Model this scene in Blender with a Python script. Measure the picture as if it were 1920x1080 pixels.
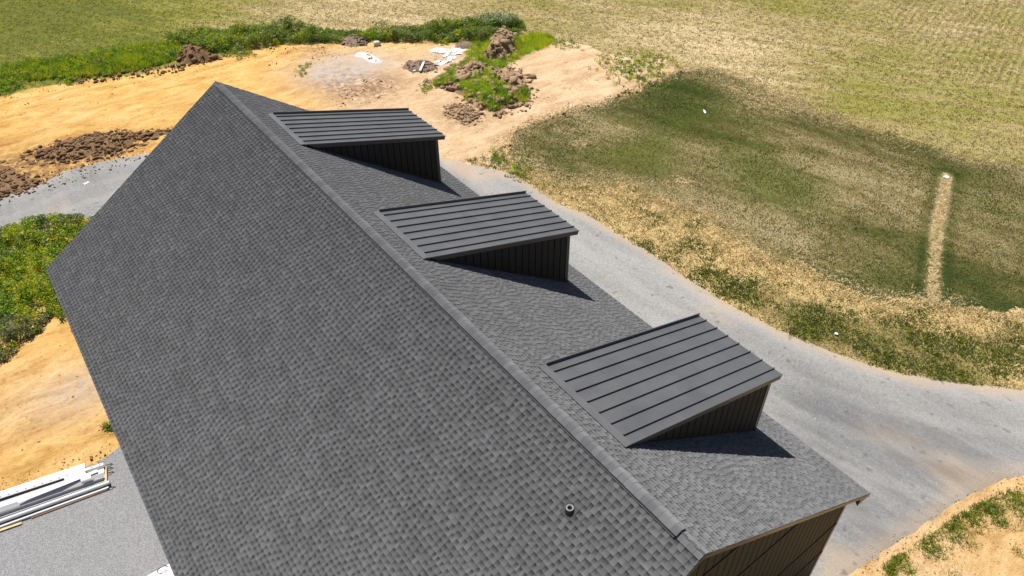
import bpy, math, random
import numpy as np
from mathutils import Matrix, Vector

random.seed(11)
rng = np.random.default_rng(11)
scene = bpy.context.scene
for o in list(bpy.data.objects):
    bpy.data.objects.remove(o)
COL = scene.collection

# ------------------------------------------------------------------ camera
U = 8.5                      # metres per half roof width
RIDGE = 1.27 * U             # ridge height above ground
FPX, PITCH, YAW, ROLL = 1360.05, 0.7032, 0.6402, -0.0075
CAM = np.array([-0.8369 * U, -0.4201 * U, 1.4847 * U + RIDGE])
_cp, _sp, _cy, _sy = math.cos(PITCH), math.sin(PITCH), math.cos(YAW), math.sin(YAW)
_f = np.array([_sy * _cp, _cy * _cp, -_sp])
_r0 = np.array([_cy, -_sy, 0.0])
_u0 = np.cross(_r0, _f)
_r = _r0 * math.cos(ROLL) + _u0 * math.sin(ROLL)
_u = -_r0 * math.sin(ROLL) + _u0 * math.cos(ROLL)
cd = bpy.data.cameras.new('camera')
cam = bpy.data.objects.new('camera', cd)
COL.objects.link(cam)
cam.matrix_world = Matrix(((_r[0], _u[0], -_f[0], CAM[0]), (_r[1], _u[1], -_f[1], CAM[1]),
                           (_r[2], _u[2], -_f[2], CAM[2]), (0, 0, 0, 1)))
cd.sensor_width = 36.0
cd.lens = FPX / 1920 * 36.0
cd.clip_end = 6000
scene.camera = cam

# ------------------------------------------------------------------ light
SUN = Vector((-0.0476, -0.5113, -1.0)).normalized()      # direction the light travels
ELEV = math.asin(-SUN.z)
AZ = math.atan2(-SUN.x, -SUN.y)
w = bpy.data.worlds.new('World')
scene.world = w
w.use_nodes = True
wn = w.node_tree
bg = wn.nodes['Background']
sky = wn.nodes.new('ShaderNodeTexSky')
sky.sky_type = 'NISHITA'
sky.sun_disc = False
sky.sun_elevation = ELEV
sky.sun_rotation = AZ
sky.air_density = 1.0
sky.dust_density = 1.0
wn.links.new(sky.outputs[0], bg.inputs[0])
bg.inputs[1].default_value = 0.052
sd_ = bpy.data.lights.new('sun', 'SUN')
sd_.energy = 5.0
sd_.angle = math.radians(0.53)
sd_.color = (1.0, 0.955, 0.89)
sun = bpy.data.objects.new('sun', sd_)
COL.objects.link(sun)
sun.rotation_euler = SUN.to_track_quat('-Z', 'Y').to_euler()
sun.location = (0, 40, 60)
vs = scene.view_settings
vs.view_transform = 'Standard'
vs.look = 'None'
vs.gamma = 1.0
vs.use_curve_mapping = False
vs.exposure = 0.58

# ------------------------------------------------------------------ helpers
def G(px, py, z=0.0):
    """point of the ground (height z) seen at a pixel of the 1920x1080 photograph"""
    v = ((px - 960) / FPX) * _r - ((py - 540) / FPX) * _u + _f
    t = (z - CAM[2]) / v[2]
    p = CAM + t * v
    return (float(p[0]), float(p[1]))

def project(p):
    q = np.asarray(p, float) - CAM
    x, y, zz = q @ _r, q @ _u, q @ _f
    return 960 + FPX * x / zz, 540 - FPX * y / zz, zz

def hsh(ix, iy, seed):
    v = np.sin(ix * 127.1 + iy * 311.7 + seed * 74.7) * 43758.5453
    return v - np.floor(v)

def vnoise(x, y, seed=0):
    ix, iy = np.floor(x), np.floor(y)
    fx, fy = x - ix, y - iy
    fx = fx * fx * (3 - 2 * fx)
    fy = fy * fy * (3 - 2 * fy)
    a = hsh(ix, iy, seed) * (1 - fx) + hsh(ix + 1, iy, seed) * fx
    b = hsh(ix, iy + 1, seed) * (1 - fx) + hsh(ix + 1, iy + 1, seed) * fx
    return (a * (1 - fy) + b * fy) * 2 - 1

def fbm(x, y, scale, octv=4, seed=0, gain=0.5):
    s = 0
    a = 1.0
    t = 0
    for k in range(octv):
        s = s + a * vnoise(x / scale + 17.3 * k, y / scale - 9.1 * k, seed + k)
        t += a
        a *= gain
        scale /= 2.0
    return s / t

def sstep(a, b, x):
    t = np.clip((x - a) / (b - a), 0, 1)
    return t * t * (3 - 2 * t)

def sdist(x, y, poly):
    """signed distance, positive inside"""
    d = np.full(x.shape, 1e9)
    inside = np.zeros(x.shape, bool)
    n = len(poly)
    for i in range(n):
        x1, y1 = poly[i]
        x2, y2 = poly[(i + 1) % n]
        ex, ey = x2 - x1, y2 - y1
        L = ex * ex + ey * ey + 1e-12
        t = np.clip(((x - x1) * ex + (y - y1) * ey) / L, 0, 1)
        d = np.minimum(d, (x - x1 - t * ex) ** 2 + (y - y1 - t * ey) ** 2)
        c = ((y1 > y) != (y2 > y))
        xi = (x2 - x1) * (y - y1) / (y2 - y1 + 1e-12) + x1
        inside ^= c & (x < xi)
    d = np.sqrt(d)
    return np.where(inside, d, -d)

def pdist(x, y, path):
    d = np.full(x.shape, 1e9)
    for (x1, y1), (x2, y2) in zip(path[:-1], path[1:]):
        ex, ey = x2 - x1, y2 - y1
        t = np.clip(((x - x1) * ex + (y - y1) * ey) / (ex * ex + ey * ey + 1e-12), 0, 1)
        d = np.minimum(d, (x - x1 - t * ex) ** 2 + (y - y1 - t * ey) ** 2)
    return np.sqrt(d)

def PX(*pts):
    return [G(*p) for p in pts]

def link(o, parent=None):
    COL.objects.link(o)
    if parent is not None:
        o.parent = parent
    return o

def tag(o, label=None, cat=None, group=None, kind=None):
    if label: o['label'] = label
    if cat: o['category'] = cat
    if group: o['group'] = group
    if kind: o['kind'] = kind
    return o

def empty(name, loc=(0, 0, 0)):
    o = bpy.data.objects.new(name, None)
    o.location = loc
    o.empty_display_size = 0.3
    return link(o)

def mesh_np(name, V, F, mat, parent=None, attrs=None, smooth=False, col=None):
    """V (n,3); F (m,3) or (m,4) index array, or list of faces"""
    me = bpy.data.meshes.new(name)
    V = np.asarray(V, np.float32)
    if isinstance(F, np.ndarray):
        k = F.shape[1]
        me.vertices.add(len(V))
        me.vertices.foreach_set('co', V.ravel())
        me.loops.add(F.size)
        me.loops.foreach_set('vertex_index', F.ravel().astype(np.int32))
        me.polygons.add(len(F))
        me.polygons.foreach_set('loop_start', np.arange(0, F.size, k, dtype=np.int32))
        me.polygons.foreach_set('loop_total', np.full(len(F), k, np.int32))
        me.update(calc_edges=True)
    else:
        me.from_pydata([tuple(map(float, v)) for v in V], [], [tuple(f) for f in F])
        me.update()
    if attrs:
        for an, av in attrs.items():
            a = me.attributes.new(an, 'FLOAT', 'POINT')
            a.data.foreach_set('value', np.asarray(av, np.float32))
    if col is not None:
        a = me.attributes.new('Col', 'FLOAT_COLOR', 'POINT')
        c4 = np.ones((len(V), 4), np.float32)
        c4[:, :3] = col
        a.data.foreach_set('color', c4.ravel())
    if smooth:
        me.polygons.foreach_set('use_smooth', np.ones(len(me.polygons), bool))
    if mat is not None:
        me.materials.append(mat)
    o = bpy.data.objects.new(name, me)
    link(o, parent)
    return o

class MB:
    """collects polygons for one mesh"""
    def __init__(self):
        self.v, self.f = [], []
    def poly(self, pts):
        b = len(self.v)
        self.v += [tuple(p) for p in pts]
        self.f.append(tuple(range(b, b + len(pts))))
    def prism(self, a, b):
        """two matching rings of points -> closed solid"""
        n = len(a)
        s = len(self.v)
        self.v += [tuple(p) for p in a] + [tuple(p) for p in b]
        self.f.append(tuple(range(s + n - 1, s - 1, -1)))
        self.f.append(tuple(range(s + n, s + 2 * n)))
        for i in range(n):
            j = (i + 1) % n
            self.f.append((s + i, s + j, s + n + j, s + n + i))
    def box(self, x0, x1, y0, y1, z0, z1):
        self.prism([(x0, y0, z0), (x1, y0, z0), (x1, y1, z0), (x0, y1, z0)],
                   [(x0, y0, z1), (x1, y0, z1), (x1, y1, z1), (x0, y1, z1)])
    def bar(self, p, q, wv, hv):
        """bar from p to q, half extents wv, hv as vectors"""
        p, q, wv, hv = map(Vector, (p, q, wv, hv))
        r = lambda c: [c - wv - hv, c + wv - hv, c + wv + hv, c - wv + hv]
        self.prism(r(p), r(q))
    def lathe(self, prof, c, axis=Vector((0, 0, 1)), n=18):
        axis = Vector(axis).normalized()
        a = axis.orthogonal().normalized()
        b = axis.cross(a)
        c = Vector(c)
        s = len(self.v)
        for (r, h) in prof:
            for k in range(n):
                t = 2 * math.pi * k / n
                self.v.append(tuple(c + axis * h + (a * math.cos(t) + b * math.sin(t)) * r))
        for i in range(len(prof) - 1):
            for k in range(n):
                j = (k + 1) % n
                self.f.append((s + i * n + k, s + i * n + j, s + (i + 1) * n + j, s + (i + 1) * n + k))
    def tube(self, pts, r, n=8, caps=True):
        pts = [Vector(p) for p in pts]
        s = len(self.v)
        for i, p in enumerate(pts):
            d = (pts[min(i + 1, len(pts) - 1)] - pts[max(i - 1, 0)]).normalized()
            up = Vector((0, 0, 1)) if abs(d.z) < 0.9 else Vector((1, 0, 0))
            a = d.cross(up).normalized()
            b = d.cross(a).normalized()
            for k in range(n):
                t = 2 * math.pi * k / n
                self.v.append(tuple(p + (a * math.cos(t) + b * math.sin(t)) * r))
        for i in range(len(pts) - 1):
            for k in range(n):
                j = (k + 1) % n
                self.f.append((s + i * n + k, s + i * n + j, s + (i + 1) * n + j, s + (i + 1) * n + k))
        if caps:
            self.f.append(tuple(range(s, s + n)))
            e = s + (len(pts) - 1) * n
            self.f.append(tuple(range(e + n - 1, e - 1, -1)))
    def build(self, name, mat, parent=None, smooth=False):
        import bmesh
        me = bpy.data.meshes.new(name)
        me.from_pydata(self.v, [], self.f)
        bm = bmesh.new()
        bm.from_mesh(me)
        bmesh.ops.recalc_face_normals(bm, faces=bm.faces)
        bm.to_mesh(me)
        bm.free()
        if smooth:
            me.polygons.foreach_set('use_smooth', np.ones(len(me.polygons), bool))
        me.materials.append(mat)
        o = bpy.data.objects.new(name, me)
        return link(o, parent)

# ------------------------------------------------------------------ materials
class NT:
    def __init__(self, name, rough=0.9, spec=0.3):
        self.m = bpy.data.materials.new(name)
        self.m.use_nodes = True
        self.t = self.m.node_tree
        self.b = self.t.nodes['Principled BSDF']
        self.b.inputs['Roughness'].default_value = rough
        self.b.inputs['Specular IOR Level'].default_value = spec
        self.g = None
    def N(self, ty):
        return self.t.nodes.new(ty)
    def put(self, sock, v):
        if hasattr(v, 'is_linked') or isinstance(v, bpy.types.NodeSocket):
            self.t.links.new(v, sock)
        else:
            sock.default_value = v
    def pos(self, scale=(1, 1, 1), rotz=0.0, obj=False):
        if obj:
            tc = self.N('ShaderNodeTexCoord')
            src = tc.outputs['Object']
        else:
            src = self.N('ShaderNodeNewGeometry').outputs['Position']
        mp = self.N('ShaderNodeMapping')
        # grain stretched along the direction rotz: turn first, then squeeze
        mp.vector_type = 'TEXTURE'
        mp.inputs['Scale'].default_value = tuple(1.0 / q for q in scale)
        mp.inputs['Rotation'].default_value = (0, 0, rotz)
        self.t.links.new(src, mp.inputs['Vector'])
        return mp.outputs[0]
    def noise(self, vec, scale, detail=4, rough=0.55, dist=0.0):
        n = self.N('ShaderNodeTexNoise')
        self.t.links.new(vec, n.inputs['Vector'])
        n.inputs['Scale'].default_value = scale
        n.inputs['Detail'].default_value = detail
        n.inputs['Roughness'].default_value = rough
        n.inputs['Distortion'].default_value = dist
        return n.outputs['Fac']
    def voro(self, vec, scale, feat='F1', out='Distance'):
        n = self.N('ShaderNodeTexVoronoi')
        n.feature = feat
        self.t.links.new(vec, n.inputs['Vector'])
        n.inputs['Scale'].default_value = scale
        return n.outputs[out]
    def ramp(self, fac, stops):
        n = self.N('ShaderNodeValToRGB')
        cr = n.color_ramp
        while len(cr.elements) > 1:
            cr.elements.remove(cr.elements[-1])
        for i, (p, c) in enumerate(stops):
            e = cr.elements[0] if i == 0 else cr.elements.new(p)
            e.position = p
            if not hasattr(c, '__len__'):
                c = (c, c, c)
            e.color = (c[0], c[1], c[2], 1)
        self.put(n.inputs[0], fac)
        return n.outputs[0]
    def mix(self, fac, a, b, mode='MIX'):
        n = self.N('ShaderNodeMix')
        n.data_type = 'RGBA'
        n.blend_type = mode
        self.put(n.inputs['Factor'], fac)
        for s, v in ((n.inputs['A'], a), (n.inputs['B'], b)):
            pass
        A = [i for i in n.inputs if i.name == 'A' and i.type == 'RGBA'][0]
        B = [i for i in n.inputs if i.name == 'B' and i.type == 'RGBA'][0]
        self.put(A, a if not isinstance(a, tuple) else (*a[:3], 1))
        self.put(B, b if not isinstance(b, tuple) else (*b[:3], 1))
        return [o for o in n.outputs if o.type == 'RGBA'][0]
    def math(self, op, a, b=0.0, clamp=False):
        n = self.N('ShaderNodeMath')
        n.operation = op
        n.use_clamp = clamp
        self.put(n.inputs[0], a)
        self.put(n.inputs[1], b)
        return n.outputs[0]
    def attr(self, name, col=False):
        n = self.N('ShaderNodeAttribute')
        n.attribute_name = name
        return n.outputs['Color'] if col else n.outputs['Fac']
    def color(self, c):
        self.put(self.b.inputs['Base Color'], c if not isinstance(c, tuple) else (*c[:3], 1))
    def bump(self, h, strength=0.5, dist=0.05):
        n = self.N('ShaderNodeBump')
        n.inputs['Strength'].default_value = strength
        n.inputs['Distance'].default_value = dist
        self.put(n.inputs['Height'], h)
        self.t.links.new(n.outputs[0], self.b.inputs['Normal'])
    def set(self, name, v):
        self.put(self.b.inputs[name], v)

def plain(name, c, rough=0.6, spec=0.4, metal=0.0, var=0.15, scale=6.0, bump=0.0):
    n = NT(name, rough, spec)
    p = n.pos()
    f = n.noise(p, scale, 5)
    n.color(n.ramp(f, [(0.25, tuple(x * (1 - var) for x in c)), (0.75, tuple(min(1, x * (1 + var)) for x in c))]))
    n.set('Metallic', metal)
    if bump:
        n.bump(n.noise(p, scale * 6, 3), bump, 0.01)
    return n.m

def m_field():
    n = NT('field_grass', 0.95, 0.1)
    p = n.pos()
    ps = n.pos((0.12, 1.0, 1.0), -1.05)
    a = n.noise(p, 0.07, 5, 0.6)
    b = n.noise(ps, 0.9, 6, 0.7)
    c = n.noise(p, 4.5, 5, 0.7)
    gr = n.attr('green')
    t = n.math('ADD', n.math('MULTIPLY', a, 0.6), n.math('MULTIPLY', b, 0.85))
    t = n.math('ADD', t, n.math('MULTIPLY', c, 0.75))
    t = n.math('SUBTRACT', n.math('SUBTRACT', t, 0.57), n.math('MULTIPLY', gr, 0.24))
    base = n.ramp(t, [(0.2, (0.11, 0.125, 0.018)), (0.36, (0.20, 0.195, 0.035)), (0.5, (0.26, 0.215, 0.08)),
                      (0.62, (0.33, 0.26, 0.125)), (0.8, (0.48, 0.38, 0.22))])
    row = n.attr('row')
    wob = n.math('ADD', row, n.math('MULTIPLY', n.noise(p, 0.15, 3), 0.6))
    s = n.math('SINE', n.math('MULTIPLY', wob, 2 * math.pi / 0.55))
    s = n.math('MULTIPLY', n.math('MULTIPLY', s, n.attr('rowmask')), n.math('ADD', n.noise(p, 0.35, 3), 0.1))
    n.color(n.mix(n.math('ADD', n.math('MULTIPLY', s, 0.42), 0.0, True), base, (0.40, 0.31, 0.17)))
    n.bump(n.math('ADD', c, n.math('MULTIPLY', s, 0.5)), 0.9, 0.12)
    return n.m

def m_dirt():
    n = NT('yellow_dirt', 0.95, 0.15)
    p = n.pos()
    ps = n.pos((0.4, 1.0, 1.0), 0.0)
    a = n.noise(p, 0.13, 5, 0.6)
    b = n.noise(ps, 1.1, 6, 0.65, 0.6)
    c = n.noise(p, 5.0, 6, 0.8)
    yel = n.ramp(n.math('ADD', n.math('MULTIPLY', b, 0.7), n.math('MULTIPLY', c, 0.3)),
                 [(0.30, (0.27, 0.13, 0.034)), (0.42, (0.44, 0.245, 0.068)), (0.52, (0.56, 0.34, 0.108)), (0.68, (0.67, 0.46, 0.205))])
    pal = n.ramp(n.math('ADD', n.math('MULTIPLY', b, 0.6), n.math('MULTIPLY', c, 0.4)),
                 [(0.30, (0.30, 0.18, 0.10)), (0.42, (0.43, 0.285, 0.16)), (0.54, (0.54, 0.385, 0.235)), (0.7, (0.66, 0.52, 0.36))])
    pm = n.math('ADD', n.attr('pale'), n.math('MULTIPLY', n.math('SUBTRACT', a, 0.5), 0.9), True)
    co = n.mix(pm, yel, pal)
    bm_ = n.math('MULTIPLY', n.attr('brown'), n.ramp(n.noise(p, 2.2, 5, 0.7), [(0.38, 0.0), (0.55, 1.0)]), True)
    co = n.mix(bm_, co, (0.21, 0.115, 0.055))
    gm = n.math('MULTIPLY', n.attr('grey'), n.ramp(n.noise(p, 2.0, 5, 0.7), [(0.3, 0.1), (0.6, 1.0)]), True)
    co = n.mix(gm, co, (0.40, 0.35, 0.31))
    sp = n.ramp(n.math('ADD', n.math('MULTIPLY', n.noise(p, 5.0, 5, 0.75), 0.75), n.math('MULTIPLY', n.noise(p, 0.4, 3), 0.25)), [(0.33, 1.0), (0.42, 0.0)])
    co = n.mix(n.math('MULTIPLY', sp, 0.55), co, (0.16, 0.085, 0.035))
    n.color(co)
    n.bump(n.math('ADD', n.math('MULTIPLY', b, 0.8), n.math('MULTIPLY', c, 1.0)), 1.0, 0.10)
    return n.m

def m_lawn():
    n = NT('young_lawn', 0.95, 0.1)
    p = n.pos()
    ps = n.pos((0.3, 1.0, 1.0), -1.35)
    a = n.noise(ps, 0.20, 6, 0.65, 0.8)
    b = n.noise(ps, 1.4, 6, 0.75)
    c = n.noise(p, 9.0, 4, 0.75)
    t = n.math('ADD', n.math('MULTIPLY', a, 1.35), n.math('MULTIPLY', b, 0.45))
    t = n.math('ADD', t, n.math('MULTIPLY', c, 0.55))
    t = n.math('SUBTRACT', n.math('SUBTRACT', t, 0.66), n.math('MULTIPLY', n.attr('dark'), 0.20))
    t = n.math('ADD', t, n.math('MULTIPLY', n.attr('tan'), 0.14))
    co = n.ramp(t, [(0.24, (0.034, 0.052, 0.012)), (0.38, (0.078, 0.084, 0.022)), (0.5, (0.132, 0.118, 0.044)),
                    (0.60, (0.190, 0.155, 0.070)), (0.76, (0.31, 0.25, 0.135))])
    co = n.mix(n.math('MULTIPLY', n.attr('green'), 0.75), co, n.mix(c, (0.035, 0.062, 0.008), (0.115, 0.135, 0.018)))
    st = n.math('MULTIPLY', n.attr('straw'), n.ramp(n.noise(p, 2.6, 5, 0.75), [(0.44, 0.0), (0.52, 1.0)]), True)
    co = n.mix(st, co, n.mix(c, (0.22, 0.16, 0.075), (0.60, 0.45, 0.26)))
    n.color(co)
    n.bump(n.math('ADD', c, b), 0.9, 0.09)
    return n.m

def m_verge():
    n = NT('straw_verge', 0.95, 0.1)
    p = n.pos()
    ps = n.pos((0.3, 1.0, 1.0), -1.48)
    a = n.noise(ps, 0.5, 5, 0.65, 0.4)
    b = n.noise(p, 3.0, 6, 0.75)
    c = n.noise(p, 13.0, 4, 0.75)
    straw = n.ramp(n.math('ADD', n.math('MULTIPLY', c, 0.6), n.math('MULTIPLY', b, 0.4)),
                   [(0.3, (0.20, 0.125, 0.05)), (0.45, (0.42, 0.305, 0.135)), (0.6, (0.58, 0.445, 0.22)), (0.75, (0.68, 0.55, 0.32))])
    grn = n.ramp(c, [(0.25, (0.045, 0.062, 0.012)), (0.5, (0.115, 0.120, 0.028)), (0.72, (0.25, 0.21, 0.08))])
    t = n.math('ADD', n.math('MULTIPLY', a, 0.8), n.math('MULTIPLY', b, 0.4))
    t = n.math('ADD', t, n.math('MULTIPLY', n.attr('green'), 0.32))
    f = n.ramp(t, [(0.74, 0.0), (1.0, 0.85)])
    n.color(n.mix(f, straw, grn))
    n.bump(n.math('ADD', c, b), 0.9, 0.07)
    return n.m

def m_gravel(name, c0, c1, dirt=True, coarse=9.0, fineamt=1.0, blot=True):
    n = NT(name, 0.93, 0.2)
    p = n.pos()
    ps = n.pos((0.22, 1.0, 1.0), -1.45)
    cell = n.N('ShaderNodeTexVoronoi')
    n.t.links.new(p, cell.inputs['Vector'])
    cell.inputs['Scale'].default_value = coarse
    g = n.N('ShaderNodeSeparateColor')
    n.t.links.new(cell.outputs['Color'], g.inputs[0])
    fine = n.noise(p, 45.0 if not blot else 22.0, 4, 0.8)
    big = n.noise(ps, 0.35, 5, 0.6, 0.5)
    t = n.math('ADD', n.math('MULTIPLY', g.outputs[0], 0.30 * fineamt), n.math('MULTIPLY', fine, 0.45 * fineamt))
    t = n.math('ADD', t, n.math('MULTIPLY', big, (0.45 + 0.7 * (1 - fineamt)) if blot else 0.12))
    co = n.ramp(t, [(0.3, c0), (0.62, tuple((a + b) / 2 for a, b in zip(c0, c1))), (0.9, c1)])
    dk = n.ramp(n.noise(p, 1.3, 3, 0.5), [(0.68, 0.0), (0.74, 1.0)])
    if blot:
        co = n.mix(n.math('MULTIPLY', dk, 0.35), co, tuple(x * 0.45 for x in c0))
    if dirt:
        dm = n.math('ADD', n.attr('tan'), n.math('MULTIPLY', n.math('SUBTRACT', n.noise(ps, 0.8, 5, 0.7), 0.62), 1.6), True)
        co = n.mix(n.math('MULTIPLY', dm, 0.75), co, n.mix(fine, (0.30, 0.21, 0.13), (0.50, 0.38, 0.26)))
    if dirt:
        wm = n.math('MULTIPLY', n.attr('wet'), n.ramp(n.noise(ps, 0.8, 6, 0.75), [(0.35, 0.1), (0.6, 1.0)]), True)
        co = n.mix(n.math('MULTIPLY', wm, 0.6), co, (0.085, 0.088, 0.094))
        spot = n.ramp(n.noise(p, 2.2, 2, 0.4), [(0.66, 0.0), (0.72, 1.0)])
        co = n.mix(n.math('MULTIPLY', spot, 0.5), co, (0.07, 0.07, 0.075))
        chip = n.ramp(n.noise(p, 9.0, 2, 0.5), [(0.74, 0.0), (0.78, 1.0)])
        co = n.mix(n.math('MULTIPLY', chip, 0.6), co, (0.55, 0.53, 0.50))
        tr = n.math('SINE', n.math('MULTIPLY', n.attr('lane'), 2 * math.pi / 1.9))
        tr = n.ramp(n.math('ADD', n.math('MULTIPLY', tr, 0.5), n.math('MULTIPLY', n.noise(ps, 1.2, 5, 0.7), 0.9)), [(0.5, 0.0), (0.95, 1.0)])
        co = n.mix(n.math('MULTIPLY', tr, 0.11), co, (0.43, 0.42, 0.40))
    n.color(co)
    n.bump(n.math('ADD', n.math('MULTIPLY', cell.outputs['Distance'], 0.6), fine), 0.55, 0.03)
    return n.m

def m_col(name, rough=0.85, trans=0.0, spec=0.2):
    n = NT(name, rough, spec)
    c = n.attr('Col', True)
    n.color(c)
    if trans:
        tl = n.N('ShaderNodeBsdfTranslucent')
        n.t.links.new(c, tl.inputs[0])
        mx = n.N('ShaderNodeMixShader')
        mx.inputs[0].default_value = trans
        out = [q for q in n.t.nodes if q.type == 'OUTPUT_MATERIAL'][0]
        n.t.links.new(n.b.outputs[0], mx.inputs[1])
        n.t.links.new(tl.outputs[0], mx.inputs[2])
        n.t.links.new(mx.outputs[0], out.inputs[0])
    return n.m

def m_soil(name, dark, light):
    n = NT(name, 0.95, 0.12)
    p = n.pos()
    a = n.noise(p, 2.2, 6, 0.7)
    b = n.noise(p, 11.0, 4, 0.7)
    n.color(n.ramp(n.math('ADD', n.math('MULTIPLY', a, 0.6), n.math('MULTIPLY', b, 0.4)), [(0.3, dark), (0.7, light)]))
    n.bump(n.math('ADD', a, b), 0.9, 0.08)
    return n.m

def m_shingle():
    n = NT('shingle', 0.95, 0.08)
    n.set('Diffuse Roughness', 1.0)
    p = n.pos()
    g = n.noise(p, 55.0, 3, 0.8)
    l = n.noise(p, 1.1, 4, 0.6)
    tone = n.attr('tone')
    cut = n.attr('cut')
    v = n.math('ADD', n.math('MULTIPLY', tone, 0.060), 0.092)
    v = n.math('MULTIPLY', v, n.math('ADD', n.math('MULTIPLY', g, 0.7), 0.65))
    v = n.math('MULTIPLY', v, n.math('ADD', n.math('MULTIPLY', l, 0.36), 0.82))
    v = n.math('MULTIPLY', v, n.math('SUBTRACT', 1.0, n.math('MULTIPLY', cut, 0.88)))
    cc = n.N('ShaderNodeCombineColor')
    n.put(cc.inputs[0], v)
    n.put(cc.inputs[1], n.math('MULTIPLY', v, 1.01))
    n.put(cc.inputs[2], n.math('MULTIPLY', v, 1.04))
    n.color(cc.outputs[0])
    n.bump(g, 0.35, 0.006)
    return n.m

def m_metal(name, c, rough, spec=0.5):
    n = NT(name, rough, spec)
    p = n.pos()
    a = n.noise(p, 1.3, 4)
    b = n.noise(p, 30.0, 3)
    n.color(n.ramp(a, [(0.3, tuple(x * 0.88 for x in c)), (0.7, tuple(x * 1.12 for x in c))]))
    n.set('Roughness', n.math('ADD', n.math('MULTIPLY', a, 0.12), rough - 0.06))
    n.bump(n.math('ADD', b, n.math('MULTIPLY', a, 3.0)), 0.06, 0.01)
    return n.m

MT = dict(
    field=m_field(), dirt=m_dirt(), lawn=m_lawn(), verge=m_verge(),
    drive=m_gravel('compacted_stone', (0.125, 0.126, 0.129), (0.35, 0.34, 0.322), True, 16.0, 0.62),
    gravel=m_gravel('loose_gravel', (0.13, 0.131, 0.135), (0.40, 0.40, 0.405), False, 38.0, 1.15, False),
    grass=m_col('grass_blades', 0.85, 0.4), leaf=m_col('weed_leaves', 0.7, 0.5),
    yellowsoil=m_soil('yellow_soil', (0.26, 0.14, 0.05), (0.58, 0.38, 0.17)),
    soil=m_soil('brown_soil', (0.085, 0.046, 0.022), (0.30, 0.185, 0.10)),
    palesoil=m_soil('pale_soil', (0.17, 0.105, 0.06), (0.44, 0.31, 0.19)),
    lime=m_soil('white_lime', (0.42, 0.37, 0.32), (0.72, 0.70, 0.68)),
    pebble=m_soil('pale_pebble', (0.22, 0.20, 0.18), (0.50, 0.46, 0.42)),
    debris=m_soil('debris_soil', (0.10, 0.065, 0.045), (0.34, 0.25, 0.18)),
    shingle=m_shingle(),
    panel=m_metal('charcoal_metal', (0.082, 0.082, 0.083), 0.34, 0.8),
    trim=m_metal('dark_bronze_trim', (0.030, 0.026, 0.024), 0.34),
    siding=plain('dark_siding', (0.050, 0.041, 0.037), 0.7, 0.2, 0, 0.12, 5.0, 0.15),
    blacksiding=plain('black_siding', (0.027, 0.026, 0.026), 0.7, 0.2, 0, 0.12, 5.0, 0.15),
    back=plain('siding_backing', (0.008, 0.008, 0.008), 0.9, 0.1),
    black=plain('black_plastic', (0.010, 0.010, 0.011), 0.5, 0.4),
    rubber=plain('dark_rubber', (0.022, 0.022, 0.024), 0.5, 0.4),
    pipe=plain('grey_pipe', (0.20, 0.20, 0.21), 0.5, 0.4),
    white=plain('white_coated_metal', (0.54, 0.545, 0.55), 0.38, 0.5, 0, 0.05, 3.0, 0.08),
    whitegrey=plain('grey_coated_metal', (0.34, 0.345, 0.355), 0.4, 0.5, 0, 0.1, 3.0),
    plastic=plain('white_plastic_sheet', (0.55, 0.57, 0.62), 0.35, 0.5, 0, 0.08, 5.0),
    wood=plain('raw_lumber', (0.52, 0.38, 0.22), 0.8, 0.2, 0, 0.2, 8.0),
    brownwood=plain('brown_board', (0.24, 0.13, 0.07), 0.7, 0.2, 0, 0.2, 8.0),
)

# ------------------------------------------------------------------ ground regions (traced on the ground plane)
DRIVE = PX((828, 296), (872, 309), (925, 318), (962, 330), (990, 347), (1015, 364), (1045, 384), (1085, 398), (1112, 412),
           (1160, 443), (1220, 479), (1280, 521), (1350, 564), (1430, 607), (1490, 636), (1560, 664), (1640, 691),
           (1720, 710), (1800, 723), (1920, 735), (2300, 765), (2500, 900), (2200, 900), (1920, 887), (1880, 897), (1830, 919), (1780, 945),
           (1740, 975), (1690, 1006), (1650, 1030), (1622, 1055), (1582, 1082), (1500, 1150)) + [(4.0, -4.5), (6.0, 2.0), (6.0, 28.5), (9.0, 33.0)]
PAD = PX((-260, 470), (0, 375), (60, 351), (120, 325), (200, 303), (278, 289)) + [(3.0, 37.5), (8.0, 33.5), (7.0, 29.0), (-7.0, 27.0)] + \
      PX((170, 408), (100, 414), (50, 425), (0, 437), (-260, 560))
APRON = PX((214, 851), (180, 872), (120, 893), (60, 912), (0, 936), (-300, 1040), (-300, 1500), (340, 1300)) + [(-6.0, 10.0), (-6.0, 21.5)]
LAWN = PX((1310, 127), (1240, 150), (1190, 170), (1130, 195), (1060, 210), (1005, 228), (965, 252), (948, 282), (965, 306),
          (1005, 328), (1060, 350), (1110, 348), (1160, 342), (1200, 350), (1240, 376), (1290, 391), (1345, 406), (1375, 437),
          (1420, 466), (1500, 492), (1560, 526), (1640, 562), (1690, 567), (1735, 565), (1775, 566), (1815, 576), (1870, 581),
          (1920, 587), (2400, 640), (2500, 380), (1960, 318), (1890, 310), (1820, 300), (1780, 286), (1720, 270), (1620, 241),
          (1560, 216), (1500, 196), (1430, 171), (1390, 151), (1340, 131))
VERGE = PX((870, 300), (905, 295), (945, 275), (985, 290), (1060, 330), (1160, 325), (1300, 375), (1400, 440), (1560, 510), (1640, 545), (1920, 570),
           (2400, 620), (2450, 800), (1920, 745), (1800, 735), (1640, 702), (1480, 645), (1350, 575), (1220, 490), (1085, 410), (990, 360), (930, 330))
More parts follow.
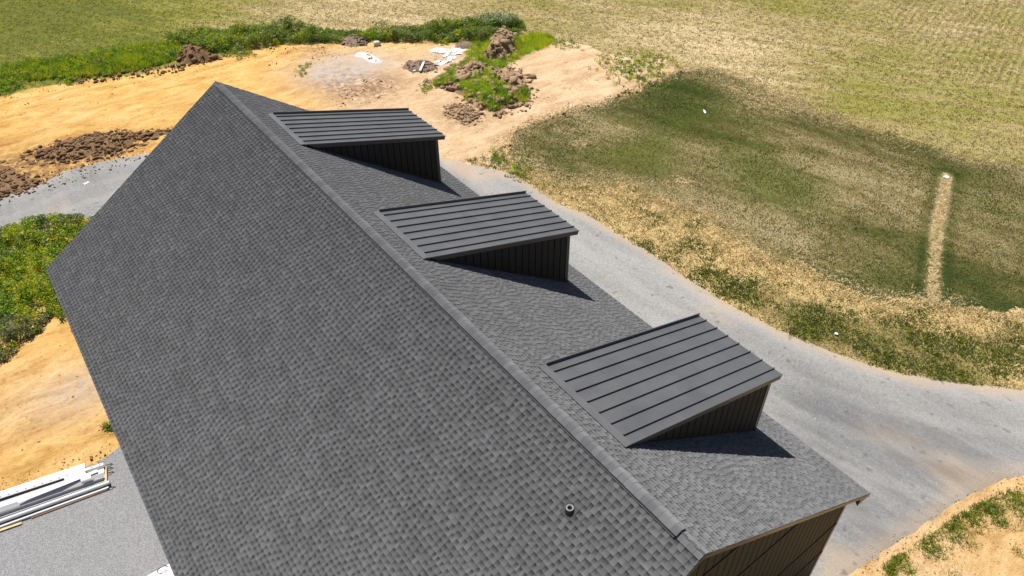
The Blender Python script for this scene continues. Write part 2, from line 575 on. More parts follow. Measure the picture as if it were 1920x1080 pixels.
YARD = PX((-500, 215), (-100, 195), (0, 182), (60, 166), (130, 156), (220, 144), (300, 132), (370, 114), (430, 101), (500, 90), (560, 83),
          (640, 82), (700, 80), (760, 80), (840, 76), (880, 70), (960, 62), (1020, 80), (1060, 80), (1100, 86), (1140, 104), (1200, 108),
          (1245, 112), (1262, 130), (1215, 165), (1150, 200), (1075, 220), (1015, 236), (978, 260), (960, 285), (975, 310), (930, 335), (860, 322), (820, 310)) + \
       [(9.0, 33.0), (-4.0, 27.0), (-7.5, 10.0), (-8.0, 17.0)] + PX((230, 870), (0, 960), (-500, 1150))
CORNER = PX((1560, 1082), (1622, 1040), (1690, 990), (1780, 930), (1880, 885), (2100, 850), (2600, 1000), (2300, 1600), (1500, 1300))

def gauss(x, y, blobs):
    s = np.zeros(x.shape)
    for (px, py, rx, a) in blobs:
        cx, cy = G(px, py)
        s += a * np.exp(-((x - cx) ** 2 + (y - cy) ** 2) / (rx * rx))
    return s

# one base sheet to the horizon, dense where the camera looks
def axis(lo, hi, step, far):
    mid = np.arange(lo, hi + 1e-6, step)
    ext = []
    d = step
    v = 0
    while v < far:
        d *= 1.5
        v += d
        ext.append(v)
    ext = np.array(ext)
    return np.concatenate([lo - ext[::-1], mid, hi + ext])
gx, gy = axis(-40, 90, 0.5, 2500), axis(-20, 100, 0.5, 2500)
X, Y = np.meshgrid(gx, gy, indexing='ij')
Z = 0.0 * X
nx, ny = X.shape
idx = np.arange(nx * ny).reshape(nx, ny)
F = np.stack([idx[:-1, :-1], idx[1:, :-1], idx[1:, 1:], idx[:-1, 1:]], -1).reshape(-1, 4)
edge = PX((1000, 100), (1240, 120), (1330, 122), (1400, 145), (1560, 212), (1720, 262), (1820, 292), (1960, 305), (2600, 360))
side = PX((1990, 260), (1900, 110), (1935, 0), (1960, -100))
row = pdist(X, Y, edge)
row2 = pdist(X, Y, side)
_a, _b = np.array(G(1850, 110)), np.array(G(1905, 0))
_d = (_b - _a) / np.linalg.norm(_b - _a)
ROWC = (X - _a[0]) * -_d[1] + (Y - _a[1]) * _d[0]
rm = np.clip(gauss(X, Y, [(1890, 50, 9, 1.1), (1900, 130, 6, .8), (1760, 20, 6, .7), (2000, 20, 9, 1)]), 0, 1)
green = gauss(X, Y, [(60, 60, 14, .9), (-200, 60, 25, 1.0), (300, 60, 9, .35), (1680, 160, 6, .45), (1560, 140, 5, .25), (1860, 200, 5, .2), (1250, 5, 6, .3), (1480, 30, 5, .4), (1180, 130, 3, .7)])
green -= gauss(X, Y, [(560, 20, 14, .5), (900, 30, 16, .35), (1330, 80, 9, .8), (1420, 150, 5, .6)])
ground = mesh_np('ground', np.stack([X, Y, Z], -1).reshape(-1, 3), F, MT['field'],
                 attrs=dict(row=ROWC.ravel(), rowmask=rm.ravel(), green=green.ravel()))
tag(ground, 'mown hay field with green and straw coloured stubble reaching to the top of the picture', kind='structure')

def sheet(name, poly, cell, amp, top, mat, label=None, kind='structure', sub=(), relief=None, attrs=None, seed=0, slope=0.25,
          parent=None, freq=1.6, smooth=True):
    P = np.array(poly)
    x0, y0 = P.min(0) - 1.0
    x1, y1 = P.max(0) + 1.0
    ax, ay = np.arange(x0, x1, cell), np.arange(y0, y1, cell)
    X, Y = np.meshgrid(ax, ay, indexing='ij')
    # skip what lies far outside the view
    px, py, zz = project(np.stack([X, Y, 0 * X], -1))
    vis = (zz > 1) & (px > -350) & (px < 2270) & (py > -150) & (py < 1400)
    sd = sdist(X, Y, poly)
    for q in sub:
        sd = np.minimum(sd, 0.45 - sdist(X, Y, q))
    sdn = sd + amp * fbm(X, Y, freq, 5, seed, 0.75)
    Z = top + np.clip(sdn * slope, -0.09, 0.0)
    if relief is not None:
        Z = Z + relief(X, Y, sd)
    keep = (sdn > -0.45) & vis
    kc = keep[:-1, :-1] | keep[1:, :-1] | keep[1:, 1:] | keep[:-1, 1:]
    nx, ny = X.shape
    idx = np.arange(nx * ny).reshape(nx, ny)
    F = np.stack([idx[:-1, :-1], idx[1:, :-1], idx[1:, 1:], idx[:-1, 1:]], -1)[kc]
    used, inv = np.unique(F.ravel(), return_inverse=True)
    V = np.stack([X, Y, Z], -1).reshape(-1, 3)[used]
    at = {}
    if attrs:
        for k, fn in attrs.items():
            at[k] = fn(V[:, 0], V[:, 1])
    o = mesh_np(name, V, inv.reshape(-1, 4).astype(np.int32), mat, parent, attrs=at, smooth=smooth)
    if kind:
        o['kind'] = kind
    if label:
        o['label'] = label
    return o

RUTS = [PX((640, 215), (720, 165), (790, 140), (850, 110)), PX((860, 300), (930, 250), (1010, 190), (1100, 130)), PX((830, 285), (900, 262), (1000, 215), (1130, 150)), PX((0, 215), (150, 190), (330, 150), (560, 105), (700, 92))]
def dirt_relief(x, y, sd):
    m = sstep(0.3, 2.0, sd)
    rut = 0
    for pth in RUTS:
        dd = pdist(x, y, pth)
        rut = rut + np.exp(-((dd - 0.85) / 0.22) ** 2)
    return -0.04 * rut * m + m * (0.04 * fbm(x, y, 3.0, 4, 5) + 0.03 * fbm(x, y, 0.8, 2, 9) + 0.08)

yard = sheet('dirt_yard', YARD, 0.2, 0.7, 0.02, MT['dirt'], 'bare yellow dirt yard behind and beside the barn', sub=(DRIVE, PAD, APRON, LAWN), relief=dirt_relief,
      attrs=dict(pale=lambda x, y: np.clip(gauss(x, y, [(1050, 150, 9, 1.2), (900, 250, 8, 1.2), (760, 190, 5, 1.0), (720, 140, 4, .8), (880, 310, 5, 1.0), (1150, 120, 6, 1), (40, 760, 2, .4), (150, 740, 2, .5)]), 0, 1),
                 brown=lambda x, y: np.clip(gauss(x, y, [(690, 165, 2.6, 1.0), (640, 150, 2.0, .8), (610, 140, 3.0, .45), (20, 330, 3.5, .9), (100, 320, 2.5, .6), (200, 285, 3.0, .5), (870, 215, 2.0, .7), (390, 100, 2, .4), (590, 95, 2, .6)]), 0, 1),
                 grey=lambda x, y: np.clip(gauss(x, y, [(620, 135, 3.2, 1.0), (680, 118, 2.2, .9), (830, 105, 2.0, .7), (160, 730, 1.5, .6)]), 0, 1)), seed=3)
sheet('bare_corner', CORNER, 0.2, 0.25, 0.03, MT['dirt'], 'sandy dirt corner with grass clumps at the lower right', sub=(DRIVE,),
      relief=lambda x, y, sd: sstep(0.3, 1.5, sd) * (0.03 * fbm(x, y, 1.5, 3, 4) + 0.02),
      attrs=dict(pale=lambda x, y: 0.45 + 0 * x, brown=lambda x, y: 0 * x, grey=lambda x, y: 0 * x), seed=5)
sheet('verge', VERGE, 0.14, 0.4, 0.028, MT['verge'], 'straw covered verge with green grass patches along the drive', sub=(DRIVE,),
      relief=lambda x, y, sd: sstep(0.2, 1.0, sd) * 0.02 * fbm(x, y, 0.8, 3, 4),
      attrs=dict(green=lambda x, y: gauss(x, y, [(1430, 540, 1.2, .3), (1500, 600, 1.6, .8), (1540, 615, 1.5, .7), (1400, 565, 1.5, .7), (1330, 520, 1.3, .6), (1620, 650, 1.8, .8), (1730, 680, 2.0, .8), (1860, 660, 1.5, .8), (1660, 620, 1.3, .6), (1800, 695, 2.0, .6), (1900, 640, 1.3, .7), (1250, 480, 1.2, .5), (1180, 435, 1.0, .5), (1700, 600, 1.2, .4), (1060, 375, .8, .6)])
                 - gauss(x, y, [(1400, 480, 2, .5), (1300, 420, 3, .6), (1180, 365, 3, .5), (1850, 620, 2, .3)])), seed=6)
STRIP = PX((1775, 330), (1768, 375), (1757, 430), (1752, 480), (1750, 520), (1748, 570))
lawn = sheet('lawn', LAWN, 0.12, 1.15, 0.04, MT['lawn'], 'patchy dark young lawn right of the drive',
      relief=lambda x, y, sd: sstep(0.2, 1.0, sd) * 0.015 * fbm(x, y, 1.2, 3, 4),
      attrs=dict(green=lambda x, y: np.clip(gauss(x, y, [(1205, 285, 2.2, 1.0), (1300, 230, 2.0, .5), (1450, 345, 3, .7), (1400, 300, 2.5, .5), (1240, 255, 1.5, .5), (1180, 310, 2.5, .4), (1340, 190, 3, .4), (1480, 360, 2, .5), (1850, 380, 3, .3)]), 0, 1),
                 dark=lambda x, y: 0.55 * gauss(x, y, [(1330, 170, 5, .8), (1230, 175, 4, .7), (1430, 340, 3, .7), (1080, 300, 4, .5), (1280, 215, 3, .5), (1120, 240, 3, .3), (1850, 350, 5, .4)])
                 + 0.8 * np.exp(-(pdist(x, y, PX((1375, 437), (1420, 464), (1500, 490), (1560, 524), (1640, 560), (1735, 562), (1815, 574), (1920, 585))) / 0.45) ** 2)
                 + 0.8 * np.exp(-((pdist(x, y, STRIP) - 0.65) / 0.25) ** 2),
                 tan=lambda x, y: gauss(x, y, [(1130, 235, 5, .8), (1400, 420, 6, .7), (1600, 340, 6, .6), (1560, 430, 6, .5), (1880, 430, 4, .4), (1500, 290, 5, .4)]),
                 straw=lambda x, y: np.clip(1.5 * np.exp(-((pdist(x, y, STRIP) + .24 * fbm(x, y, .8, 4, 77, .75)) / 0.27) ** 4)
                 + .6 * np.exp(-(pdist(x, y, PX((1310, 132), (1400, 172), (1480, 205), (1560, 225))) / 1.3) ** 2)
                 + .7 * np.exp(-(pdist(x, y, PX((1780, 290), (1830, 302), (1900, 312), (1960, 318))) / 0.8) ** 2)
                 + .75 * np.exp(-(pdist(x, y, PX((955, 290), (1010, 326), (1060, 345), (1110, 345))) / 1.4) ** 2)
                 + .5 * np.exp(-(pdist(x, y, PX((1190, 172), (1130, 196), (1060, 212), (1000, 232), (960, 260))) / 0.7) ** 2)
                 + .5 * np.exp(-(pdist(x, y, PX((1200, 352), (1240, 376), (1345, 408), (1375, 438), (1420, 466))) / 0.6) ** 2)
                 + gauss(x, y, [(1085, 268, .45, 1.2), (1276, 342, .6, 1.5), (1410, 195, 2, .5)]), 0, 1)), seed=8)
drive = sheet('driveway', DRIVE, 0.2, 0.16, 0.055, MT['drive'], 'wide grey compacted stone driveway curving round the barn', freq=1.0,
      attrs=dict(wet=lambda x, y: np.clip(gauss(x, y, [(1560, 830, 2.6, .7), (1690, 850, 2.6, .9), (1500, 780, 2.0, .6), (1640, 930, 2.5, .8), (1580, 980, 2.0, .6), (1850, 850, 2.5, .6), (1400, 640, 1.5, .3), (1000, 365, 2.5, .3)]), 0, 1),
                 lane=lambda x, y: pdist(x, y, DRIVE[3:20]),
                 tan=lambda x, y: np.clip(gauss(x, y, [(1640, 815, .9, .5), (1700, 825, .8, .45), (1770, 880, 1.0, .7), (1810, 895, .9, .7), (1570, 1050, .8, .8), (880, 315, 1.6, .9), (915, 325, 1.2, .8), (1330, 600, 2, .25)])
                 + 1.0 * np.exp(-(np.maximum(sdist(x, y, DRIVE), 0) / 0.5) ** 2), 0, 1)), seed=9, slope=0.3)
sheet('gravel_pad', PAD, 0.2, 0.3, 0.05, MT['drive'], 'grey gravel track passing behind the far gable',
      attrs=dict(wet=lambda x, y: gauss(x, y, [(60, 385, 2.0, .6), (200, 330, 2.0, .5)]), lane=lambda x, y: pdist(x, y, PX((0, 375), (120, 325), (278, 289))),
                 tan=lambda x, y: np.clip(gauss(x, y, [(110, 390, 1.0, .6), (40, 420, 1.0, .3)]), 0, 1)), seed=10)
sheet('gravel_apron', APRON, 0.2, 0.2, 0.05, MT['gravel'], 'pale loose gravel apron beside the left eave', seed=11)

# ------------------------------------------------------------------ the barn
S = 2.0 / 3.0
TH = math.atan(S)
CT, ST = math.cos(TH), math.sin(TH)
HW = U                        # half width to the eave edge
L = 3.0714 * U
SLOPE = HW / CT
WALLX, WALLY = 0.935 * U, 0.035 * U
EAVE = RIDGE - S * HW

barn = empty('barn', (0, 0, 0))
tag(barn, 'large dark gabled barn with grey shingle roof and three shed dormers', 'building')

def rp(side, d, y, h):
    """point of a roof slope: d metres down from the ridge, h above the deck"""
    return (side * (d * CT + h * ST), y, RIDGE - d * ST + h * CT)

roof_mb = MB()
for sgn in (-1, 1):
    roof_mb.prism([rp(sgn, 0.0, 0.02, -0.004), rp(sgn, SLOPE - 0.01, 0.02, -0.004), rp(sgn, SLOPE - 0.01, 0.02, -0.06), rp(sgn, 0.0, 0.02, -0.06)],
                  [rp(sgn, 0.0, L - 0.02, -0.004), rp(sgn, SLOPE - 0.01, L - 0.02, -0.004), rp(sgn, SLOPE - 0.01, L - 0.02, -0.06), rp(sgn, 0.0, L - 0.02, -0.06)])
roof = roof_mb.build('roof', MT['back'], barn)

# shingles
NC = 72
EX = (SLOPE - 0.0) / NC
def shingle_geo(y0, length, seed, clip0, clip1):
    """one laminated shingle in slope coordinates (d from 0 at butt upward negative, y, h); returns quads, tone, cut"""
    r = random.Random(seed)
    q, tone, cut = [], [], []
    def quad(a, b, c, d_, t, cc):
        q.append((a, b, c, d_)); tone.append(t); cut.append(cc)
    y = y0
    tab = r.random() < 0.5
    st = r.uniform(0.25, 0.75)
    while y < y0 + length - 1e-6:
        wd = r.uniform(0.075, 0.15) if tab else r.uniform(0.07, 0.115)
        ye = min(y + wd, y0 + length)
        if y0 + length - ye < 0.04:
            ye = y0 + length
        a, b = max(y, clip0), min(ye, clip1)
        if b - a > 0.004:
            t = st * 0.8 + r.random() * 0.75
            if tab:
                h0, h1 = 0.010, 0.022
                tg = r.uniform(0.3, 0.6)
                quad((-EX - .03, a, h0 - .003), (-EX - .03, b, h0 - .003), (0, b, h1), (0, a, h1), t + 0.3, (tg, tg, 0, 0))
                quad((0, a, h1), (0, b, h1), (0, b, 0.0), (0, a, 0.0), t, (0, 0, 0, 0))
                quad((-EX - .03, a, h0 - .003), (0, a, h1), (0, a, 0), (-EX - .03, a, 0), t, (0, 0, 0, 0))
                quad((-EX - .03, b, h0 - .003), (-EX - .03, b, 0), (0, b, 0), (0, b, h1), t, (0, 0, 0, 0))
            else:
                dk = r.uniform(0.75, 1.0)
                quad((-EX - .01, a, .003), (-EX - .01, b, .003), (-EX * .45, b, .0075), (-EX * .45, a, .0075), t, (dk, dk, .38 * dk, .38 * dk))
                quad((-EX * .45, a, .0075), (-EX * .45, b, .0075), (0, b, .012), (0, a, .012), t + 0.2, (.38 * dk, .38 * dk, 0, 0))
                quad((0, a, .012), (0, b, .012), (0, b, 0), (0, a, 0), t, (0, 0, 0, 0))
        y = ye
        tab = not tab
    return q, tone, cut

def geo_arrays(side, d, q, tone, cut, yoff=0.0):
    V, T, C = [], [], []
    for quad, t, c in zip(q, tone, cut):
        for p, cc in zip(quad, c):
            V.append(rp(side, d + p[0], p[1] + yoff, p[2]))
            T.append(t); C.append(cc)
    return V, T, C

SHL = 1.0
variants = [shingle_geo(0, SHL, 1000 + k, 0, SHL) for k in range(24)]
pieces = []
for side in (-1, 1):
    for i in range(NC):
        d = (i + 1) * EX
        off = (i * 0.37 + random.uniform(-0.05, 0.05)) % SHL
        y = -off
        while y < L:
            c0, c1 = max(0.0, y), min(L, y + SHL)
            if c1 - c0 > 0.02:
                ctr = rp(side, d - EX / 2, (c0 + c1) / 2, 0.01)
                px, py, zz = project(ctr)
                view = CAM - np.array(ctr)
                dist = np.linalg.norm(view)
                nrm = np.array([side * ST, 0, CT])
                area = (view @ nrm) / dist ** 3 * (c1 - c0)
                ok = 20 < px < 1900 and 20 < py < 1060 and (c1 - c0) > SHL - 1e-6
                pieces.append((area if ok else 0, side, d, y, c0, c1))
            y += SHL
# shingles hidden under a dormer roof cannot be picked
order = sorted(range(len(pieces)), key=lambda k: -pieces[k][0])
pick = set(order[:300])
var_mesh = {}
SV, STn, SC = [], [], []
for k, (ar, side, d, y, c0, c1) in enumerate(pieces):
    full = c1 - c0 > SHL - 1e-6
    if k in pick:
        v = random.randrange(24)
        key = (side, v)
        if key not in var_mesh:
            # mesh with its origin at the butt line of the shingle
            V, T, C = geo_arrays(side, 0.0, *variants[v])
            V = np.array(V) - np.array([0, 0, RIDGE])
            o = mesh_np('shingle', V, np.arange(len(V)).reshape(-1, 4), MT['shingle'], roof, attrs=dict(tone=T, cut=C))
            var_mesh[key] = o.data
        else:
            o = bpy.data.objects.new('shingle', var_mesh[key])
            link(o, roof)
        o.location = rp(side, d, y, 0.0)
    else:
        if full:
            q = variants[random.randrange(24)]
            V, T, C = geo_arrays(side, d, *q, yoff=y)
        else:
            q = shingle_geo(y, SHL, k, c0, c1)
            V, T, C = geo_arrays(side, d, *q)
        SV += V; STn += T; SC += C
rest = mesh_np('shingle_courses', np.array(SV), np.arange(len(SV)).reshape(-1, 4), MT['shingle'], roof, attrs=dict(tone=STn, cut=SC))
rest['kind'] = 'stuff'

# ridge vent and caps
VY0, VY1 = 0.62, L - 0.55
HV = 0.15
vent = MB()
lip = MB()
for sgn in (-1, 1):
    def lay(mb, d1, h0, h1):
        r = lambda yy: [rp(sgn, 0.11, yy, h0), rp(sgn, d1, yy, h0), rp(sgn, d1, yy, h1), rp(sgn, 0.11, yy, h1)]
        mb.prism(r(VY0), r(VY1))
    lay(vent, HV, 0.014, 0.036)
    lay(lip, HV + 0.022, 0.034, 0.042)
    lay(vent, HV, 0.044, 0.064)
vent.build('ridge_vent', MT['black'], roof)
lip.build('vent_lip', MT['pipe'], roof)
CE = 0.165
def cap_geo(h, seed):
    r = random.Random(seed)
    ln = 0.24
    xs_ = np.linspace(-.142, .142, 11)
    rr = 0.07
    zs = -S * (np.sqrt(xs_ ** 2 + rr * rr) - rr) - S * (0.142 - (math.sqrt(.142 ** 2 + rr * rr) - rr)) + h * 1.2
    V, T, C = [], [], []
    t0 = r.uniform(.9, 1.6)
    for (y, dz) in ((0.0, .007), (ln, 0.0)):
        for x, z in zip(xs_, zs):
            V.append((x, y, z + dz)); T.append(t0); C.append(0.0)
    for x, z in zip(xs_, zs):
        V.append((x, 0.0, z - .004)); T.append(t0); C.append(0.3)
    for x, z in zip(xs_, zs):
        V.append((x, 0.0, z + .007)); T.append(t0); C.append(0.0)
    F = [(i, i + 1, 11 + i + 1, 11 + i) for i in range(10)] + [(22 + i, 22 + i + 1, 34 + i, 33 + i) for i in range(10)]
    me = bpy.data.meshes.new('ridge_cap')
    me.from_pydata(V, [], F)
    for nme, vals in (('tone', T), ('cut', C)):
        a = me.attributes.new(nme, 'FLOAT', 'POINT')
        a.data.foreach_set('value', np.array(vals, np.float32))
    me.polygons.foreach_set('use_smooth', np.array([True] * 10 + [False] * 10))
    me.materials.append(MT['shingle'])
    return me
capv = [cap_geo(0.074, 50 + k) for k in range(10)]
capl = [cap_geo(0.028, 80 + k) for k in range(4)]
y = 0.0
while y < L - 0.18:
    hi = VY0 - 0.03 < y < VY1 - 0.17
    o = bpy.data.objects.new('ridge_cap', random.choice(capv if hi else capl))
    link(o, roof)
    o.location = (random.uniform(-.004, .004), y, RIDGE)
    o.rotation_euler = (0, random.uniform(-.01, .01), random.uniform(-.012, .012))
    y += CE if not (y < VY0 - 0.03 <= y + CE) else (VY0 - 0.03 - y + 0.001)

# fascia, drip edges, soffits
for sgn in (-1, 1):
    for yy0, yy1 in ((0.0, 0.03), (L - 0.03, L)):
        m = MB()
        ring = lambda yv: [rp(sgn, 0.0, yv, -0.012), rp(sgn, SLOPE, yv, -0.012),
                           (sgn * HW, yv, EAVE - 0.155), (0, yv, RIDGE - 0.165)]
        m.prism(ring(yy0), ring(yy1))
        m.build('rake_fascia', MT['trim'], roof)
        m = MB()
        ya, yb = (-0.012, 0.10) if yy0 == 0 else (L - 0.10, L + 0.012)
        m.prism([rp(sgn, 0, ya, -.009), rp(sgn, SLOPE + .012, ya, -.009), rp(sgn, SLOPE + .012, ya, .003), rp(sgn, 0, ya, .003)],
                [rp(sgn, 0, yb, -.009), rp(sgn, SLOPE + .012, yb, -.009), rp(sgn, SLOPE + .012, yb, .003), rp(sgn, 0, yb, .003)])
        m.build('drip_edge', MT['trim'], roof)
    for yv in (0.034, L - 0.056):
        m = MB()
        tri = lambda yy, d: [(sgn * (HW - 0.46), yy, EAVE + S * .46 - .13 - d), (sgn * (HW - .004), yy, EAVE - .13 - d), (sgn * (HW - .004), yy, EAVE - .245 - d), (sgn * (HW - .46), yy, EAVE - .245 - d)]
        m.prism(tri(yv, 0), tri(yv + .022, 0))
        m.build('eave_return', MT['trim'], roof)
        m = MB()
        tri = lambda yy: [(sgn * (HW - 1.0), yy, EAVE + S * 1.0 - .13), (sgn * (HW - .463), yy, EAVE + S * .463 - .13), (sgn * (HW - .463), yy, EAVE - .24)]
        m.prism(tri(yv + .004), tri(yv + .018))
        m.build('return_shade_panel', MT['back'], roof)  # solid near-black triangle: shade of the open eave end put in as colour
    m = MB()
    x0, x1 = sorted((sgn * (HW - 0.03), sgn * (HW - 0.002)))
    m.box(x0, x1, 0.06, L - 0.06, EAVE - 0.24, EAVE - 0.03)
    m.build('eave_fascia', MT['trim'], roof)
    m = MB()
    x0, x1 = sorted((sgn * WALLX, sgn * (HW - 0.032)))
    m.box(x0, x1, WALLY + 0.03, L - WALLY - 0.03, EAVE - 0.235, EAVE - 0.22)
    m.build('soffit', MT['siding'], roof)
    m = MB()
    for ya, yb in ((0.032, WALLY - 0.004), (L - WALLY + .004, L - 0.032)):
        ring = lambda yv: [rp(sgn, 0.0, yv, -0.14), rp(sgn, SLOPE - 0.10, yv, -0.14), rp(sgn, SLOPE - 0.10, yv, -0.15), rp(sgn, 0.0, yv, -0.15)]
        m.prism(ring(ya), ring(yb))
    m.build('rake_soffit', MT['siding'], roof)

# walls: dark backing with boards in front of it
def under(x):
    return RIDGE - S * abs(x) - 0.17
m = MB()
ring = lambda yv: [(-WALLX, yv, 0.0), (WALLX, yv, 0.0), (WALLX, yv, under(WALLX)), (0, yv, under(0)), (-WALLX, yv, under(WALLX))]
m.prism(ring(WALLY + 0.02), ring(L - WALLY - 0.02))
wall = m.build('wall', MT['back'], barn)
ZB = [0.25, 2.15, 3.76, 6.70, 8.65]            # band heights on the near gable
BW = 0.288
def board(x0, x1, z0f, z1f, yv, th=0.022, mat='siding', name='siding_board', par=None):
    """vertical board on a gable; z0f,z1f give bottom and top at x"""
    mb = MB()
    mb.prism([(x0, yv, z0f(x0)), (x1, yv, z0f(x1)), (x1, yv, z1f(x1)), (x0, yv, z1f(x0))],
             [(x0, yv - th, z0f(x0)), (x1, yv - th, z0f(x1)), (x1, yv - th, z1f(x1)), (x0, yv - th, z1f(x0))])
    return mb.build(name, MT[mat], par)
for ti in range(len(ZB)):
    za = ZB[ti] + 0.085
    zb = ZB[ti + 1] - 0.075 if ti + 1 < len(ZB) else 99
    x = -WALLX + 0.12
    while x < WALLX - 0.13:
        xa, xb = x, min(x + BW - 0.034, WALLX - 0.12)
        # split boards that cross the ridge line
        top = min(zb, max(under(xa), under(xb)))
        if top > za + 0.05 and min(under(xa), under(xb)) > za + 0.02:
            board(xa, xb, lambda q: za, lambda q: min(zb, under(q)), WALLY + 0.018, par=wall)
        x += BW
    if ti > 0:
        xm = min(WALLX, (RIDGE - 0.17 - ZB[ti]) / S) - 0.02
        mb = MB()
        mb.box(-xm, xm, WALLY - 0.024, WALLY + 0.016, ZB[ti] - 0.07, ZB[ti] + 0.06)
        mb.build('trim_band', MT['siding'], wall)
for sgn in (-1, 1):
    mb = MB()
    x0, x1 = sorted((sgn * (WALLX + 0.03), sgn * (WALLX - 0.11)))
    mb.box(x0, x1, WALLY - 0.015, WALLY + 0.017, 0.0, under(WALLX) - 0.03)
    mb.build('corner_trim', MT['trim'], wall)
mb = MB()                                        # boards of the long side walls: thin battens, one part each side
for sgn in (-1, 1):
    mb = MB()
    x0, x1 = sorted((sgn * WALLX, sgn * (WALLX + 0.025)))
    mb.box(x0, x1, WALLY + 0.03, L - WALLY - 0.03, 0.0, EAVE - 0.24)
    mb.build('side_siding', MT['siding'], wall)

# dormers
XI, XO, ZO = 0.1048 * U, 0.8333 * U, RIDGE - 0.265 * U
ZI = RIDGE - S * XI + 0.03
WR, WO, WW, XW = 0.362 * U, 0.366 * U, 0.342 * U, 0.7899 * U
DY = [2.5458 * U, 1.5391 * U, 0.5311 * U]
DS = (ZI - ZO) / (XO - XI)
DTH = math.atan(DS)
dn = Vector((math.sin(DTH), 0, math.cos(DTH)))
def dz(x):
    return ZI - DS * (x - XI)
def dp(x, y, h):
    return (x + dn.x * h, y, dz(x) + dn.z * h)
DLAB = ['dormer farthest from the camera, by the far gable', 'middle one of the three dormers', 'dormer nearest to the camera']
for di, yc in enumerate(DY):
    hw, hr = WW / 2, WR / 2
    mb = MB()
    xs = XI + 0.35
    sec = lambda yv: [(xs, yv, RIDGE - S * xs - 0.05), (XW, yv, RIDGE - S * XW - 0.05), (XW, yv, dz(XW) - 0.09), (xs, yv, dz(xs) - 0.09)]
    mb.prism(sec(yc - hw + 0.02), sec(yc + hw - 0.02))
    dorm = mb.build('dormer', MT['back'], barn)
    dorm['label'] = DLAB[di]
    # cheek boards, near and far
    for sg in (-1, 1):
        yv = yc + sg * (hw - 0.02)
        x = XW - 0.12
        while x > xs + 0.35:
            xa, xb = max(x - 0.248, xs + 0.1), x
            mb = MB()
            r = lambda yy: [(xa, yy, RIDGE - S * xa + 0.03), (xb, yy, RIDGE - S * xb + 0.03), (xb, yy, dz(xb) - 0.10), (xa, yy, dz(xa) - 0.10)]
            if dz(xa) - 0.10 > RIDGE - S * xa + 0.05:
                mb.prism(r(yv), r(yv + sg * 0.022))
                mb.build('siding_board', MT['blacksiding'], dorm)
            x -= 0.28
        mb = MB()
        mb.box(XW - 0.11, XW + 0.03, *sorted((yv + sg * 0.001, yv + sg * 0.04)), RIDGE - S * XW - 0.03, dz(XW) - 0.10)
        mb.build('corner_trim', MT['trim'], dorm)
        mb = MB()
        fl = lambda yy: [rp(1, (xs + 0.2) / CT, yy, 0.02), rp(1, XW / CT, yy, 0.02), rp(1, XW / CT, yy, 0.075), rp(1, (xs + 0.2) / CT, yy, 0.075)]
        mb.prism(fl(yv + sg * 0.002), fl(yv + sg * 0.036))
        mb.build('step_flashing', MT['trim'], dorm)
        # side fascia under the metal edge
        mb = MB()
        ya, yb = sorted((yc + sg * (hr - 0.03), yc + sg * (hr - 0.004)))
        r = lambda yy: [dp(XI + 0.25, yy, -0.012), dp(XO - 0.01, yy, -0.012), dp(XO - 0.01, yy, -0.15), dp(XI + 0.55, yy, -0.15)]
        mb.prism(r(ya), r(yb))
        mb.build('side_fascia', MT['trim'], dorm)
    mb = MB()
    mb.box(XW + 0.001, XW + 0.02, yc - hw + 0.15, yc + hw - 0.15, RIDGE - S * XW + 0.05, dz(XW) - 0.10)
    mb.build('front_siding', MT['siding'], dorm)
    mb = MB()
    mb.prism([dp(XO - 0.03, yc - hr + .03, -.012), dp(XO, yc - hr + .03, -.012), dp(XO, yc - hr + .03, -.17), dp(XO - 0.03, yc - hr + .03, -.17)],
             [dp(XO - 0.03, yc + hr - .03, -.012), dp(XO, yc + hr - .03, -.012), dp(XO, yc + hr - .03, -.17), dp(XO - 0.03, yc + hr - .03, -.17)])
    mb.build('front_fascia', MT['trim'], dorm)
    mb = MB()
    r = lambda yy: [dp(XW, yy, -0.10), dp(XO - 0.03, yy, -0.10), dp(XO - 0.03, yy, -0.115), dp(XW, yy, -0.115)]
    mb.prism(r(yc - hr + .03), r(yc + hr - .03))
    mb.build('dormer_soffit', MT['siding'], dorm)
    # standing seam panels
    ys = [yc - hr + 0.0]
    pw = WR / 7.45
    e = (WR - 6 * pw) / 2
    cuts = [yc - hr, ] + [yc - hr + e + k * pw for k in range(7)] + [yc + hr]
    for k in range(8):
        a, b = cuts[k], cuts[k + 1]
        mb = MB()
        r = lambda yy: [dp(XI + 0.12, yy, 0), dp(XO + 0.02, yy, 0), dp(XO + 0.02, yy, -0.012), dp(XI + 0.12, yy, -0.012)]
        mb.prism(r(a), r(b - 0.001))
        mb.build('roof_panel', MT['panel'], dorm)
    for k, yy in enumerate(cuts):
        mb = MB()
        yy = min(max(yy, cuts[0] + 0.012), cuts[-1] - 0.012)
        hh = 0.046 if 0 < k < 8 else (0.02 if k == 0 else 0.085)
        r = lambda q: [dp(XI + 0.21, q, 0.001), dp(XO + 0.022, q, 0.001), dp(XO + 0.022, q, hh), dp(XI + 0.21, q, hh)]
        mb.prism(r(yy - 0.012), r(yy + 0.012))
        mb.build('seam_rib', MT['panel'], dorm)
    mb = MB()                                     # flashing strip against the shingles
    q1 = Vector(dp(XI + 0.18, 0, 0.03))
    q0 = Vector((XI - 0.02, 0, q1.z + 0.028))
    n_ = Vector((-(q1 - q0).z, 0, (q1 - q0).x)).normalized() * 0.012
    mb.prism([(p.x, yc - hr - 0.01, p.z) for p in (q0, q1, q1 + n_, q0 + n_)], [(p.x, yc + hr + 0.01, p.z) for p in (q0, q1, q1 + n_, q0 + n_)])
    mb.build('head_flashing', MT['panel'], dorm)

